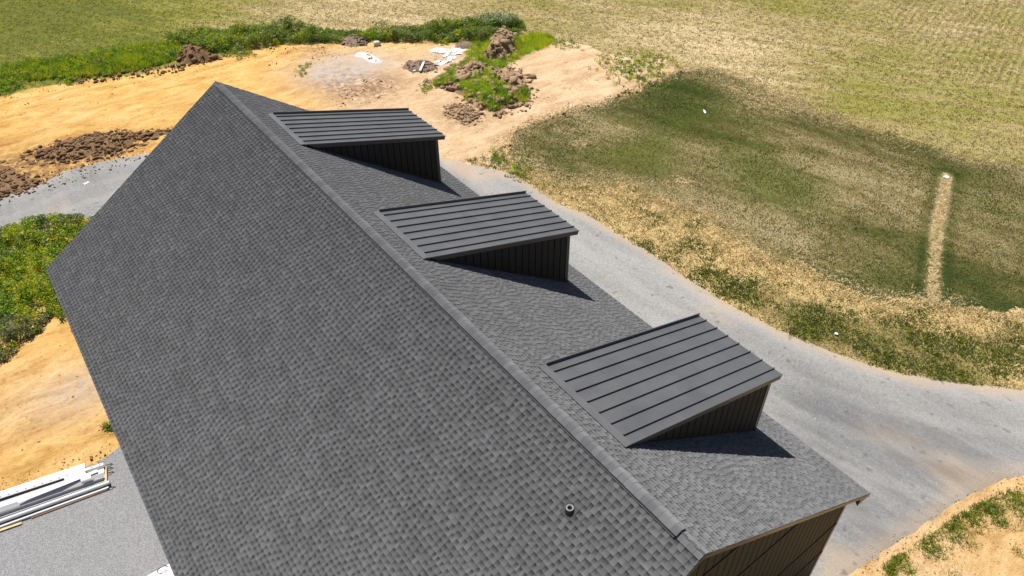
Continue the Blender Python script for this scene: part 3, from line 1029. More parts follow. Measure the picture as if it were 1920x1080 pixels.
# plumbing vent on the left slope
pc = Vector((-0.1273 * U, 0.3028 * U, RIDGE - S * 0.1273 * U))
pl = MB()
sn = Vector((-ST, 0, CT))
pl.bar(pc + sn * .022 + Vector((0, -.16, 0)), pc + sn * .022 + Vector((0, .16, 0)), Vector((CT, 0, ST)) * .15, sn * .003)
pipe = pl.build('vent_pipe', MT['shingle'], barn)
pl = MB()
pl.lathe([(0.0, -.04), (.105, -.02), (.10, .02), (.09, .075), (.082, .085)], pc + Vector((0, 0, .02)))
pl.build('boot', MT['rubber'], pipe, True)
pl = MB()
pl.lathe([(.083, .08), (.084, .098), (.076, .105), (.058, .104), (.05, .09), (.05, .03)], pc + Vector((0, 0, .02)), n=20)
pl.build('rim', MT['pipe'], pipe, True)
pl = MB()
pl.lathe([(.05, .05), (.0, .05)], pc + Vector((0, 0, .02)), n=20)
pl.build('pipe_bore', MT['back'], pipe)

# ------------------------------------------------------------------ soil heaps and clods
PHI = (1 + 5 ** 0.5) / 2
ICO_V = np.array([(-1, PHI, 0), (1, PHI, 0), (-1, -PHI, 0), (1, -PHI, 0), (0, -1, PHI), (0, 1, PHI), (0, -1, -PHI), (0, 1, -PHI),
                  (PHI, 0, -1), (PHI, 0, 1), (-PHI, 0, -1), (-PHI, 0, 1)]) / math.sqrt(1 + PHI * PHI)
ICO_F = np.array([(0, 11, 5), (0, 5, 1), (0, 1, 7), (0, 7, 10), (0, 10, 11), (1, 5, 9), (5, 11, 4), (11, 10, 2), (10, 7, 6), (7, 1, 8),
                  (3, 9, 4), (3, 4, 2), (3, 2, 6), (3, 6, 8), (3, 8, 9), (4, 9, 5), (2, 4, 11), (6, 2, 10), (8, 6, 7), (9, 8, 1)])

def clods(name, pts, sizes, mat, parent=None, jit=.25):
    n = len(pts)
    V = ICO_V[None] * rng.uniform(0.85 - jit, 1 + jit, (n, 12, 1)) * rng.uniform(0.65, 1.3, (n, 1, 3)) * np.asarray(sizes)[:, None, None]
    a = rng.uniform(0, 6.283, n)
    c, s = np.cos(a)[:, None], np.sin(a)[:, None]
    V = np.stack([V[..., 0] * c - V[..., 1] * s, V[..., 0] * s + V[..., 1] * c, V[..., 2] * 0.8], -1)
    V = V + np.asarray(pts)[:, None, :]
    F = (ICO_F[None] + (np.arange(n) * 12)[:, None, None]).reshape(-1, 3)
    return mesh_np(name, V.reshape(-1, 3), F, mat, parent)

def sample_poly(poly, n):
    P = np.array(poly)
    lo, hi = P.min(0), P.max(0)
    out = np.zeros((0, 2))
    while len(out) < n:
        q = rng.uniform(lo, hi, (n * 3, 2))
        out = np.concatenate([out, q[sdist(q[:, 0], q[:, 1], poly) > 0]])
    return out[:n]

def heap(name, poly, H, mat, label, cat, nclod=0, cs=(0.04, 0.12), rough=0.5, cell=0.14, seed=0, group=None, spread=0.6, flat=0.6, crag=0.0):
    P = np.array(poly)
    gx_ = np.arange(P[:, 0].min(), P[:, 0].max(), 0.2)
    gy_ = np.arange(P[:, 1].min(), P[:, 1].max(), 0.2)
    A, B = np.meshgrid(gx_, gy_)
    mx = max(0.15, sdist(A, B, poly).max())
    def hf(x, y, sd):
        t = np.clip(sd / mx, 0, 1) ** flat
        nz = fbm(x, y, 1.1, 4, seed + 20, 0.6)
        h = H * t * (1 - rough * 0.5 + rough * nz)
        if crag:
            h = h + crag * t * np.abs(fbm(x, y, 0.6, 3, seed + 33, 0.6))
        return np.where(sd > 0, h, 0) + 0.04 * fbm(x, y, 0.35, 2, seed + 9) * sstep(0, .3, sd)
    o = sheet(name, poly, cell, 0.2, 0.05, mat, label, None, relief=hf, seed=seed, smooth=False)
    tag(o, label, cat, group)
    if nclod:
        ctr = P.mean(0)
        big = [tuple(ctr + (p - ctr) * (1 + spread * 0.35)) for p in P]
        q = sample_poly(big, int(nclod * 1.8))
        sd = sdist(q[:, 0], q[:, 1], poly)
        z = np.maximum(hf(q[:, 0], q[:, 1], sd), 0) + 0.05
        nclod = len(q)
        s = cs[0] * .45 + (cs[1] * 1.15 - cs[0] * .45) * rng.random(nclod) ** 4
        c = clods('clod', np.stack([q[:, 0], q[:, 1], z + s * 0.2], -1), s, mat, o, .38)
        c['kind'] = 'stuff'
    return o, hf

def heap_h(poly, hf, x, y):
    x, y = np.asarray(x, float), np.asarray(y, float)
    return np.maximum(hf(x, y, sdist(x, y, poly)), 0) + 0.05

H1 = PX((62, 300), (75, 285), (120, 268), (165, 258), (205, 248), (255, 250), (310, 245), (330, 250), (300, 262), (270, 272), (220, 290), (160, 300), (100, 306))
heap('soil_heap', H1, 0.45, MT['soil'], 'long low ridge of brown soil clods beside the gravel track', 'soil heap', 900, (.05, .17), 0.7, seed=1)
H2 = PX((-60, 350), (-40, 318), (0, 310), (30, 315), (55, 330), (80, 345), (40, 360), (0, 372), (-60, 390))
heap('soil_heap', H2, 0.3, MT['soil'], 'brown clod heap cut off by the left edge of the picture', 'soil heap', 450, (.04, .15), 0.7, seed=2)
H3 = PX((338, 108), (345, 92), (362, 90), (385, 100), (410, 112), (380, 118), (345, 120))
heap('soil_heap', H3, 0.9, MT['soil'], 'steep brown earth heap among the weeds at the upper left', 'soil heap', 140, (.06, .2), 0.6, seed=3, crag=.3)
H4 = PX((640, 84), (648, 72), (668, 69), (690, 76), (684, 86), (660, 88))
heap('soil_heap', H4, 0.45, MT['debris'], 'small grey brown heap between the weeds at the top edge of the yard', 'soil heap', 120, (.05, .14), 0.6, seed=4)
H5 = PX((752, 130), (762, 120), (785, 117), (808, 120), (822, 130), (812, 137), (790, 139), (770, 137))
_, hf5 = heap('debris_heap', H5, 0.5, MT['debris'], 'oval brown debris heap with a pale stick on it', 'debris heap', 200, (.04, .12), 0.5, seed=5)
H6 = PX((850, 92), (858, 83), (872, 80), (888, 84), (893, 92), (875, 96))
heap('debris_heap', H6, 0.5, MT['debris'], 'smooth rounded brown heap above the white sheeting', 'debris heap', 60, (.04, .08), 0.3, seed=6)
H7 = PX((662, 108), (672, 99), (690, 100), (706, 108), (720, 117), (712, 124), (694, 120), (678, 112))
heap('lime_heap', H7, 0.3, MT['lime'], 'low crescent of white lime powder on the dirt', 'powder heap', 40, (.03, .09), 0.4, seed=7)

# grassy spoil bank in the middle
B1 = PX((900, 118), (925, 75), (938, 66), (960, 70), (978, 85), (970, 98), (955, 108), (945, 125), (920, 122))
b1, hb1 = heap('spoil_bank', B1, 1.5, MT['palesoil'], 'steep pale earth spoil bank with weeds on both flanks', 'spoil bank', 260, (.06, .24), 0.5, seed=8, crag=.5)
B2 = PX((805, 160), (835, 148), (850, 130), (880, 118), (905, 118), (950, 125), (985, 145), (990, 170), (985, 185), (955, 205), (925, 212), (890, 205), (870, 185), (830, 165))
b2, hb2 = heap('spoil_bank', B2, 1.15, MT['palesoil'], 'broad rubble spoil bank overgrown with bright green grass', 'spoil bank', 650, (.05, .26), 0.55, seed=9, crag=.45)
H8 = PX((835, 205), (850, 198), (870, 200), (890, 212), (898, 225), (880, 236), (855, 228), (838, 218))
heap('soil_heap', H8, 0.25, MT['palesoil'], 'flat spread of brown clods below the overgrown bank', 'soil heap', 420, (.04, .15), 0.6, seed=10)
# the large slabs of earth that stand out of the banks
for (px, py, s, sq, bank, hf, par) in [(868, 148, .75, .5, B2, hb2, b2), (845, 157, .55, .5, B2, hb2, b2), (880, 132, .5, .6, B2, hb2, b2), (935, 148, .5, .7, B2, hb2, b2), (962, 152, .6, .7, B2, hb2, b2),
                                       (968, 168, .5, .8, B2, hb2, b2), (950, 170, .4, .8, B2, hb2, b2), (918, 160, .4, .7, B2, hb2, b2), (935, 205, .38, .7, B2, hb2, b2), (900, 200, .3, .7, B2, hb2, b2),
                                       (942, 112, .5, .8, B1, hb1, b1), (945, 88, .55, .8, B1, hb1, b1), (932, 98, .45, .9, B1, hb1, b1), (955, 80, .45, .8, B1, hb1, b1)]:
    x, y = G(px, py, 0.6)
    z = float(heap_h(bank, hf, np.array([x]), np.array([y]))[0])
    o = clods('earth_slab', [(0, 0, 0)], [s * .75], MT['palesoil'], par, .4)
    o.location = (x, y, z + s * sq * 0.3)
    o.rotation_euler = (random.uniform(-.4, .4), random.uniform(-.4, .4), random.uniform(0, 6))
    o.scale = (1.2, 0.8, sq)

# loose clods lying over the yard
def scatter_clods(spec, mat, nm='loose_clods', lab='loose brown clods strewn over the dirt yard'):
    P, Sz = [], []
    for (poly, n, a, b) in spec:
        q = sample_poly(poly, n)
        s = a + (b - a) * rng.random(n) ** 3
        P.append(np.stack([q[:, 0], q[:, 1], 0.05 + s * 0.3], -1)); Sz.append(s)
    o = clods(nm, np.concatenate(P), np.concatenate(Sz), MT[mat])
    o['kind'] = 'stuff'
    o['label'] = lab
    o['category'] = 'clods'
scatter_clods([(PX((120, 145), (300, 128), (420, 100), (430, 112), (300, 145), (130, 160)), 260, .04, .2), (PX((620, 190), (660, 150), (740, 140), (735, 170), (690, 200), (640, 205)), 350, .02, .10), (PX((380, 100), (600, 85), (640, 110), (500, 125)), 160, .03, .1),
               (PX((0, 300), (330, 240), (300, 290), (0, 390)), 500, .03, .1), (PX((960, 170), (1010, 180), (990, 210), (930, 225), (860, 240)), 160, .04, .14), (PX((920, 290), (1000, 230), (1300, 125), (1310, 132), (1000, 245), (940, 300)), 160, .03, .12), (PX((560, 90), (840, 80), (800, 120), (740, 200), (600, 200)), 200, .02, .07),
               (PX((0, 160), (400, 160), (300, 250), (0, 300)), 120, .02, .08), (PX((100, 610), (215, 850), (0, 930), (0, 690)), 150, .02, .07)], 'soil')

scatter_clods([(PX((0, 175), (300, 140), (560, 90), (860, 85), (880, 240), (830, 290), (560, 200), (400, 150), (280, 290), (0, 370)), 5000, .012, .06), (PX((860, 300), (900, 240), (1000, 170), (1080, 90), (1240, 120), (1100, 205), (960, 270)), 2000, .012, .05),
               (PX((100, 610), (215, 850), (0, 930), (0, 690)), 1500, .01, .045), (PX((1600, 1075), (1750, 985), (1920, 895), (1920, 1080)), 700, .008, .035)], 'yellowsoil', 'dirt_crumbs', 'small yellow crumbs of dirt all over the bare ground')

EP, ES = [], []
for path, n_e, j in ((DRIVE[0:22], 900, .22), (DRIVE[23:31], 350, .22), (PAD[0:6], 250, .3), (APRON[0:5], 160, .15)):
    P_ = np.array(path)
    k_ = rng.integers(0, len(P_) - 1, n_e)
    t_ = rng.random((n_e, 1))
    EP.append(P_[k_] * (1 - t_) + P_[k_ + 1] * t_ + rng.normal(0, j, (n_e, 2)))
    ES.append(.008 + .028 * rng.random(n_e) ** 4)
EP, ES = np.concatenate(EP), np.concatenate(ES)
o = clods('edge_stones', np.concatenate([EP, (0.045 + ES * .3)[:, None]], 1), ES, MT['pebble'], None, .3)
tag(o, 'small pale stones spilled along the edges of the gravel', kind='stuff')

# ------------------------------------------------------------------ weeds and grass
def blades(name, pts, z, n, h, spread, wid, cols, mat, label=None, lean=0.35, parent=None):
    """tufts: n blades each, triangles"""
    m = len(pts)
    N = m * n
    b = np.repeat(np.asarray(pts), n, 0) + rng.normal(0, 1, (N, 2)) * np.repeat(spread, n)[:, None]
    hh = np.repeat(h, n) * rng.uniform(0.5, 1.15, N)
    a = rng.uniform(0, 6.283, N)
    ww = np.repeat(wid, n)
    le = hh * rng.normal(0, lean, (2, N))
    base = np.stack([b[:, 0], b[:, 1], np.repeat(z, n)], -1)
    dx = np.stack([np.cos(a) * ww, np.sin(a) * ww, 0 * a], -1)
    V = np.stack([base - dx, base + dx, base + np.stack([le[0], le[1], hh], -1)], 1).reshape(-1, 3)
    c = np.repeat(np.repeat(cols, n, 0) * rng.uniform(0.75, 1.25, (N, 1)), 3, 0)
    o = mesh_np(name, V, np.arange(N * 3).reshape(-1, 3), mat, parent, col=c)
    o['kind'] = 'stuff'
    if label: o['label'] = label
    return o

def leaves(name, pts, z, hgt, rad, per, size, cols, label=None, cat=None, flower=0.0):
    """leafy weeds: many small leaf faces spread through each plant's volume"""
    m = len(pts)
    N = m * per
    k = np.repeat(np.arange(m), per)
    u = rng.random(N)
    rr = np.sqrt(rng.random(N)) * rad[k] * (1.0 - 0.55 * u)
    a = rng.uniform(0, 6.283, N)
    c = np.stack([pts[k, 0] + rr * np.cos(a), pts[k, 1] + rr * np.sin(a), z[k] + hgt[k] * (0.08 + 0.92 * u)], -1)
    d = np.stack([np.cos(a), np.sin(a), rng.uniform(-0.2, 1.2, N)], -1) + rng.normal(0, .45, (N, 3))
    d /= np.linalg.norm(d, axis=1, keepdims=True)
    t = np.cross(d, rng.normal(0, 1, (N, 3)))
    t /= np.linalg.norm(t, axis=1, keepdims=True)
    s = size * rng.uniform(0.55, 1.3, N)[:, None]
    V = np.stack([c - d * s * .5, c + t * s * .32, c + d * s * .8, c - t * s * .32], 1).reshape(-1, 3)
    col = cols[k] * rng.uniform(0.7, 1.3, (N, 1))
    if flower:
        fl = (rng.random(N) < flower) & (u > 0.8)
        col[fl] = (0.75, 0.75, 0.70)
    o = mesh_np(name, V, np.arange(N * 4).reshape(-1, 4), MT['leaf'], col=np.repeat(col, 4, 0))
    tag(o, label, cat, kind='stuff')
    return o

C_BRIGHT, C_MID, C_DARK, C_YEL, C_GREY = [np.array(c) for c in ((0.27, 0.40, 0.02), (0.16, 0.26, 0.028), (0.07, 0.13, 0.025), (0.44, 0.44, 0.022), (0.24, 0.25, 0.11))]
def pal(n, ws):
    cs = np.array([C_BRIGHT, C_MID, C_DARK, C_YEL, C_GREY])
    return cs[rng.choice(5, n, p=np.array(ws) / sum(ws))]
def patch_cols(pts, ws_a, ws_b, scale, seed):
    f = fbm(pts[:, 0], pts[:, 1], scale, 3, seed) > 0
    return np.where(f[:, None], pal(len(pts), ws_a), pal(len(pts), ws_b))

WEED_L = PX((-200, 520), (-120, 470), (0, 434), (55, 424), (110, 414), (172, 406)) + [(-7.2, 29.0), (-8.2, 25.5)] + PX((108, 592), (85, 618), (60, 640), (35, 660), (0, 690), (-200, 800))
q = sample_poly(WEED_L, 1500)
pxq = project(np.concatenate([q, np.zeros((len(q), 1))], 1))
low = pxq[1] > 600 - 0.0 * pxq[0]
cl = patch_cols(q, (5, 3, 1, 3, 0), (1, 4, 2, 1, 2), 1.8, 3)
cl[low] = pal(low.sum(), (0, 1, 1, .5, 5))
hh = np.clip(0.35 + 0.75 * (0.5 + fbm(q[:, 0], q[:, 1], 2.2, 3, 7)), .2, 1.3) * np.clip(sdist(q[:, 0], q[:, 1], WEED_L) / 0.9 + .3, .3, 1)
leaves('weed_thicket', q, np.full(len(q), .03), hh, np.full(len(q), .28), 75, 0.085, cl, 'tall green weed thicket left of the barn roof corner', 'weeds', 0.035)

WEED_T = PX((-40, 175), (-10, 150), (15, 128), (60, 118), (130, 110), (200, 98), (280, 84), (340, 88), (348, 105), (300, 122), (220, 138), (120, 148), (60, 150), (20, 168))
q = sample_poly(WEED_T, 1300)
hh = np.clip(0.25 + 0.5 * (0.5 + fbm(q[:, 0], q[:, 1], 1.6, 3, 8)), .15, .9)
q = np.repeat(q, 4, 0) + rng.normal(0, .15, (len(q) * 4, 2))
hh = np.repeat(hh, 4) * rng.uniform(.3, 1.0, len(q)) * (1 + .8 * fbm(q[:, 0], q[:, 1], .9, 3, 61))
q2 = sample_poly(WEED_T, 420)
leaves('broad_weeds', q2, np.full(len(q2), .05), rng.uniform(.2, .65, len(q2)), np.full(len(q2), .25), 40, .09, pal(len(q2), (4, 4, 1, 3, 1)), 'leafy weeds standing in the grassy strip at upper left', 'weeds')
blades('weed_strip', q, np.full(len(q), .03), 12, hh, np.full(len(q), .09), np.full(len(q), .02), patch_cols(q, (4, 1, .3, 5, 0), (4, 4, 1.5, 2, 1), 1.5, 4) * 1.1, MT['grass'], 'bright yellow green grassy weed strip along the field edge at upper left', lean=.35)

WEED_M = PX((310, 84), (340, 66), (400, 62), (460, 58), (540, 54), (640, 60), (700, 62), (760, 54), (850, 48), (900, 44), (960, 42), (985, 52), (980, 62), (930, 70), (900, 82), (860, 80), (780, 80), (690, 78), (560, 82), (500, 88), (430, 98), (400, 100), (360, 86))
q = sample_poly(WEED_M, 2000)
pxq = project(np.concatenate([q, np.zeros((len(q), 1))], 1))
hh = np.clip(0.25 + 0.75 * (0.5 + 1.3 * fbm(q[:, 0], q[:, 1], 1.6, 3, 9)), .15, 1.2) * np.where((pxq[0] > 600) & (pxq[0] < 700), .55, 1)
leaves('weed_hedge', q, np.full(len(q), .03), hh, np.full(len(q), .34), 56, 0.095, patch_cols(q, (3, 4, 1, 2.5, 2.5), (1, 4, 2, 1, 3), 2.0, 5), 'band of tall dark weeds with pale flower heads along the top of the yard', 'weeds', 0.02)
WEED_F = PX((880, 50), (910, 42), (960, 42), (980, 50), (950, 58), (900, 60))
q = sample_poly(WEED_F, 260)
leaves('flowering_weeds', q, np.full(len(q), .1), rng.uniform(.5, 1.1, len(q)), np.full(len(q), .35), 45, 0.09, pal(len(q), (1, 4, 1, 0, 3)), 'clump of white flowering weeds at the head of the spoil bank', 'weeds', 0.3)

WEED_B = [(PX((870, 85), (905, 70), (925, 78), (915, 105), (905, 118), (880, 118)), B1, hb1, (3, 3, 1, 3, 0)), (PX((965, 75), (1000, 62), (1030, 68), (1040, 78), (1012, 95), (985, 105), (960, 120), (945, 118), (965, 100)), B1, hb1, (5, 2, .3, 5, 0)),
          (PX((895, 120), (935, 118), (950, 128), (940, 142), (915, 145)), B2, hb2, (4, 4, 1, 2, 0)), (PX((805, 158), (840, 145), (860, 130), (878, 122), (880, 130), (850, 150), (855, 165), (820, 165)), B2, hb2, (3, 4, 1, 2, 1)),
          (PX((865, 170), (890, 155), (905, 165), (915, 150), (925, 165), (900, 185), (880, 195)), B2, hb2, (5, 3, .5, 3, 0)), (PX((895, 180), (920, 170), (950, 178), (960, 195), (935, 212), (905, 205)), B2, hb2, (5, 3, 1, 2, 0)), (PX((965, 180), (990, 170), (985, 190), (965, 200)), B2, hb2, (1, 3, 1, 2, 3))]
Q, ZZ, CC = [], [], []
for poly, bank, hf, ws in WEED_B:
    A = abs(sum(poly[i][0] * poly[(i + 1) % len(poly)][1] - poly[(i + 1) % len(poly)][0] * poly[i][1] for i in range(len(poly)))) / 2
    q = sample_poly(poly, int(A * 26) + 20)
    Q.append(q); ZZ.append(heap_h(bank, hf, q[:, 0], q[:, 1])); CC.append(pal(len(q), ws))
q, zz, cc = np.concatenate(Q), np.concatenate(ZZ), np.concatenate(CC)
q = np.repeat(q, 3, 0) + rng.normal(0, .12, (len(q) * 3, 2))
blades('bank_grass', q, np.repeat(zz, 3) - .06, 12, rng.uniform(.2, .5, len(q)), np.full(len(q), .08), np.full(len(q), .018), np.repeat(cc, 3, 0) * 1.35, MT['grass'], 'bright green grass growing over the spoil banks', lean=.4)
LQ = []
for (px, py, r_, n_) in ((135, 153, 1.0, 40), (8, 158, 1.6, 90), (10, 170, 1.2, 60), (800, 168, .8, 30), (575, 128, .7, 18), (565, 140, .6, 14), (1190, 140, 2.4, 200), (1215, 118, 2.2, 120), (1150, 120, 1.6, 60), (1060, 84, 1.2, 40), (930, 300, .8, 40), (975, 325, .9, 40), (460, 105, 1.0, 40), (435, 100, .8, 30), (830, 80, .8, 30), (205, 805, .25, 12)):
    c = np.array(G(px, py))
    LQ.append(c + rng.normal(0, r_ * .5, (n_, 2)))
q = np.concatenate(LQ)
n_ = len(q)
leaves('low_weeds', q, np.full(n_, .03), rng.uniform(.08, .32, n_), np.full(n_, .2), 22, 0.085, pal(n_, (3, 3, 1, 2, 3)), 'low weeds scattered over the dirt yard', 'weeds')

# field, verge, lawn and corner tufts
def in_view(q, mg=60):
    px, py, zz = project(np.concatenate([q, np.zeros((len(q), 1))], 1))
    return (px > -mg) & (px < 1920 + mg) & (py > -mg) & (py < 1080 + mg)
q = rng.uniform((-45, -15), (95, 105), (420000, 2))
q = q[in_view(q)]
bad = np.zeros(len(q), bool)
for poly in (YARD, DRIVE, LAWN, VERGE, PAD, APRON, CORNER):
    bad |= sdist(q[:, 0], q[:, 1], poly) > -0.15
q = q[~bad]
gq = gauss(q[:, 0], q[:, 1], [(60, 60, 14, 1.1), (-200, 60, 25, 1.2), (300, 60, 9, .4), (1680, 160, 6, .55), (1560, 140, 5, .3), (1860, 200, 5, .25), (1480, 30, 5, .4)])
f = 0.36 + 0.35 * np.clip(gq, 0, 1.2) + 0.35 * fbm(q[:, 0], q[:, 1], 5, 4, 31) + 0.55 * fbm((q[:, 0] * math.cos(-1.05) + q[:, 1] * math.sin(-1.05)) * .13, q[:, 1] * math.cos(-1.05) - q[:, 0] * math.sin(-1.05), 1.3, 3, 35) - 0.35 * gauss(q[:, 0], q[:, 1], [(560, 20, 14, 1), (900, 30, 16, .6), (1330, 80, 9, 1)])
isg = rng.random(len(q)) < np.clip(f, 0.12, .95)
isg &= ~(rng.random(len(q)) < 0.25)
cf = np.where(isg[:, None], np.array((0.26, 0.265, 0.038)) * rng.uniform(.45, 1.35, (len(q), 1)), np.array((0.46, 0.365, 0.20)) * rng.uniform(.45, 1.3, (len(q), 1)))
n_ = len(q)
blades('field_tufts', q, np.zeros(n_), 5, rng.uniform(.04, .12, n_), np.full(n_, .09), np.full(n_, .026), cf, MT['grass'], 'short mown field grass, green and straw coloured')

q = sample_poly(VERGE, 60000)
q = q[in_view(q) & (sdist(q[:, 0], q[:, 1], DRIVE) < -0.1) & (sdist(q[:, 0], q[:, 1], LAWN) < -0.1)]
gv = gauss(q[:, 0], q[:, 1], [(1430, 540, 1.2, .3), (1500, 600, 1.6, .9), (1540, 615, 1.5, .8), (1400, 565, 1.5, .8), (1330, 520, 1.3, .7), (1620, 650, 1.8, .9), (1730, 680, 2.0, .9), (1860, 660, 1.5, .8), (1660, 620, 1.3, .6), (1800, 695, 2.0, .7), (1900, 640, 1.3, .8), (1250, 480, 1.2, .6), (1180, 435, 1.0, .6), (1060, 375, .8, .8)])
isg = rng.random(len(q)) < np.clip(.5 * gv + 1.3 * fbm(q[:, 0], q[:, 1], 1.3, 4, 5) - .02, 0.06, .85)
cv = np.where(isg[:, None], pal(len(q), (2, 3, 1, 3, 4)) * .55, np.array((0.60, 0.47, 0.235)) * rng.uniform(.55, 1.2, (len(q), 1)))
n_ = len(q)
blades('verge_tufts', q, np.full(n_, .02), 3, np.where(isg, rng.uniform(.06, .17, n_), rng.uniform(.03, .08, n_)), np.full(n_, .06), np.where(isg, .025, .03), cv, MT['grass'], 'straw stalks and grass tufts on the verge', lean=.6)

q = sample_poly(LAWN, 120000) + rng.normal(0, .45, (120000, 2))
q = q[(sdist(q[:, 0], q[:, 1], DRIVE) < -0.3)]
q = q[in_view(q)]
n_ = len(q)
dk = gauss(q[:, 0], q[:, 1], [(1330, 170, 5, .8), (1230, 175, 4, .7), (1430, 340, 3, .7), (1080, 300, 4, .5), (1280, 215, 3, .5)])
gl = np.clip(.45 + 1.1 * fbm(q[:, 0], q[:, 1], 4, 3, 12) + .4 * dk, .12, 1)[:, None]
cl = np.array((0.20, 0.17, 0.075)) * (1 - gl) + np.array((0.082, 0.105, 0.024)) * gl
cl = cl + gauss(q[:, 0], q[:, 1], [(1205, 285, 2.2, 1.0), (1450, 345, 3, .4), (1400, 300, 2.5, .3), (1340, 190, 3, .2)])[:, None] * np.array((.05, .06, 0.0))
keep = pdist(q[:, 0], q[:, 1], STRIP) > 0.27 + .2 * rng.random(len(q))
q, cl = q[keep], cl[keep]
n_ = len(q)
blades('lawn_blades', q, np.full(n_, .035), 2, rng.uniform(.04, .10, n_), np.full(n_, .06), np.full(n_, .02), cl * np.array((1.2, 1.14, 1.0)) * rng.uniform(.55, 1.3, (n_, 1)), MT['grass'], 'sparse dark blades of the young lawn', lean=.5)

SQ = []
for path, n_e, j in ((STRIP, 1100, .17), (LAWN[8:26], 5200, .5), (LAWN[0:8], 1500, .5), (LAWN[29:], 3500, .8), (LAWN[:1] + LAWN[-3:], 700, .6)):
    P_ = np.array(path)
    ln_ = np.linalg.norm(np.diff(P_, axis=0), axis=1)
    k_ = rng.choice(len(P_) - 1, n_e, p=ln_ / ln_.sum())
    t_ = rng.random((n_e, 1))
    SQ.append(P_[k_] * (1 - t_) + P_[k_ + 1] * t_ + rng.normal(0, j, (n_e, 2)))
q = np.concatenate(SQ)
q = q[in_view(q)]
n_ = len(q)
blades('loose_straw', q, np.full(n_, .045), 3, rng.uniform(.02, .07, n_), np.full(n_, .07), np.full(n_, .03), np.array((0.72, 0.58, 0.31)) * rng.uniform(.55, 1.15, (n_, 1)), MT['grass'], 'loose pale straw along the edges of the lawn', lean=1.2)

CL = []
for (px, py, r_, k) in [(1800, 960, .55, 60), (1770, 975, .5, 60), (1790, 1000, .5, 60), (1832, 950, .4, 40), (1740, 1000, .35, 30), (1725, 1010, .35, 30), (1862, 944, .5, 45), (1893, 938, .4, 35), (1908, 955, .4, 30), (1870, 965, .35, 25), (1880, 985, .25, 15),
                        (1750, 1035, .35, 35), (1680, 1045, .35, 35), (1665, 1060, .3, 25), (1690, 1025, .2, 12), (1830, 985, .3, 20), (1668, 1074, .25, 18), (1700, 1070, .25, 15), (1925, 940, .45, 35), (1935, 970, .5, 35), (1905, 1035, .15, 6), (1790, 1080, .3, 10)]:
    c = np.array(G(px, py))
    CL.append(c + rng.normal(0, r_ * .62, (k * 3, 2)))
q = np.concatenate(CL)
q = q[(sdist(q[:, 0], q[:, 1], DRIVE) < -0.45)]
n_ = len(q)
blades('corner_grass', q, np.full(n_, .03), 7, rng.uniform(.06, .17, n_), np.full(n_, .045), np.full(n_, .013), pal(n_, (4, 4, 1, 2, 1)) * .75, MT['grass'], 'green grass clumps on the sandy lower right corner', lean=.6)

# ------------------------------------------------------------------ white trim lengths stacked on the gravel
def run(p0, p1, ext=0.0):
    a, b = Vector((*G(*p0), 0)), Vector((*G(*p1), 0))
    d = (b - a).normalized()
    return a - d * ext, b, d, Vector((-d.y, d.x, 0))
Z0 = 0.06
def strip(name, p0, p1, w_, h_, z, mat, label, ext=2.5, tilt=0.0, cat='trim length'):
    a, b, d, n = run(p0, p1, ext)
    up = Vector((0, 0, 1))
    n2 = (n * math.cos(tilt) + up * math.sin(tilt))
    u2 = (up * math.cos(tilt) - n * math.sin(tilt))
    mb = MB()
    mb.bar(a + up * z, b + up * z, n2 * (w_ / 2), u2 * (h_ / 2))
    o = mb.build(name, MT[mat], None)
    return tag(o, label, cat)

a, b, d, n = run((200, 879), (201, 911))
mb = MB()
mb.bar(a + Vector((0, 0, Z0 + .05)), b + Vector((0, 0, Z0 + .05)), n * .045, Vector((0, 0, .045)))
tag(mb.build('timber_bearer', MT['wood']), 'short raw timber bearer under the right end of the white trim stack', 'timber')
strip('flat_panel', (0, 935), (163, 880), .30, .03, .20, 'white', 'wide flat white panel at the back of the trim stack')
o = strip('perforated_angle', (0, 944), (200, 879), .14, .03, .31, 'whitegrey', 'grey perforated angle with a row of holes on the trim stack')
a, b, d, n = run((0, 944), (200, 879), 0)
for k in range(13):
    p = a + (b - a) * ((k + .5) / 13) + Vector((0, 0, .328))
    mb = MB()
    mb.lathe([(0, .0), (.022, .0), (.022, .004), (0, .004)], p, n=8)
    mb.build('hole', MT['black'], o)
# folded sheet: three facets
a, b, d, n = run((0, 957), (199, 889), 2.5)
mb = MB()
prof = [(-.21, .13), (-.08, .25), (.07, .22), (.17, .26), (.17, .245), (.07, .205), (-.08, .235), (-.21, .115)]
mb.prism([a + n * u + Vector((0, 0, v)) for u, v in prof], [b + n * u + Vector((0, 0, v * .9)) for u, v in prof])
tag(mb.build('folded_sheet', MT['white']), 'folded white metal sheet lying along the middle of the trim stack', 'trim length')
strip('grey_flashing', (40, 950), (188, 891), .13, .012, .29, 'whitegrey', 'long thin grey flashing strip lying askew on the folded white sheet', 0, .1)
strip('bent_offcut', (128, 911), (166, 893), .30, .012, .31, 'whitegrey', 'kinked grey sheet offcut on top of the trim stack', 0, .25)
a, b, d, n = run((140, 917), (178, 905))
mb = MB()
arc = [(math.cos(t) * .13, .30 + math.sin(t) * .11) for t in np.linspace(0, math.pi, 9)]
arc += [(x * .92, .30 + (z_ - .30) * .92) for x, z_ in arc[::-1]]
mb.prism([b - d * .35 + n * u + Vector((0, 0, v)) for u, v in arc], [b + n * u + Vector((0, 0, v)) for u, v in arc])
tag(mb.build('curled_offcut', MT['white']), 'curled white metal offcut near the right end of the trim stack', 'trim length')
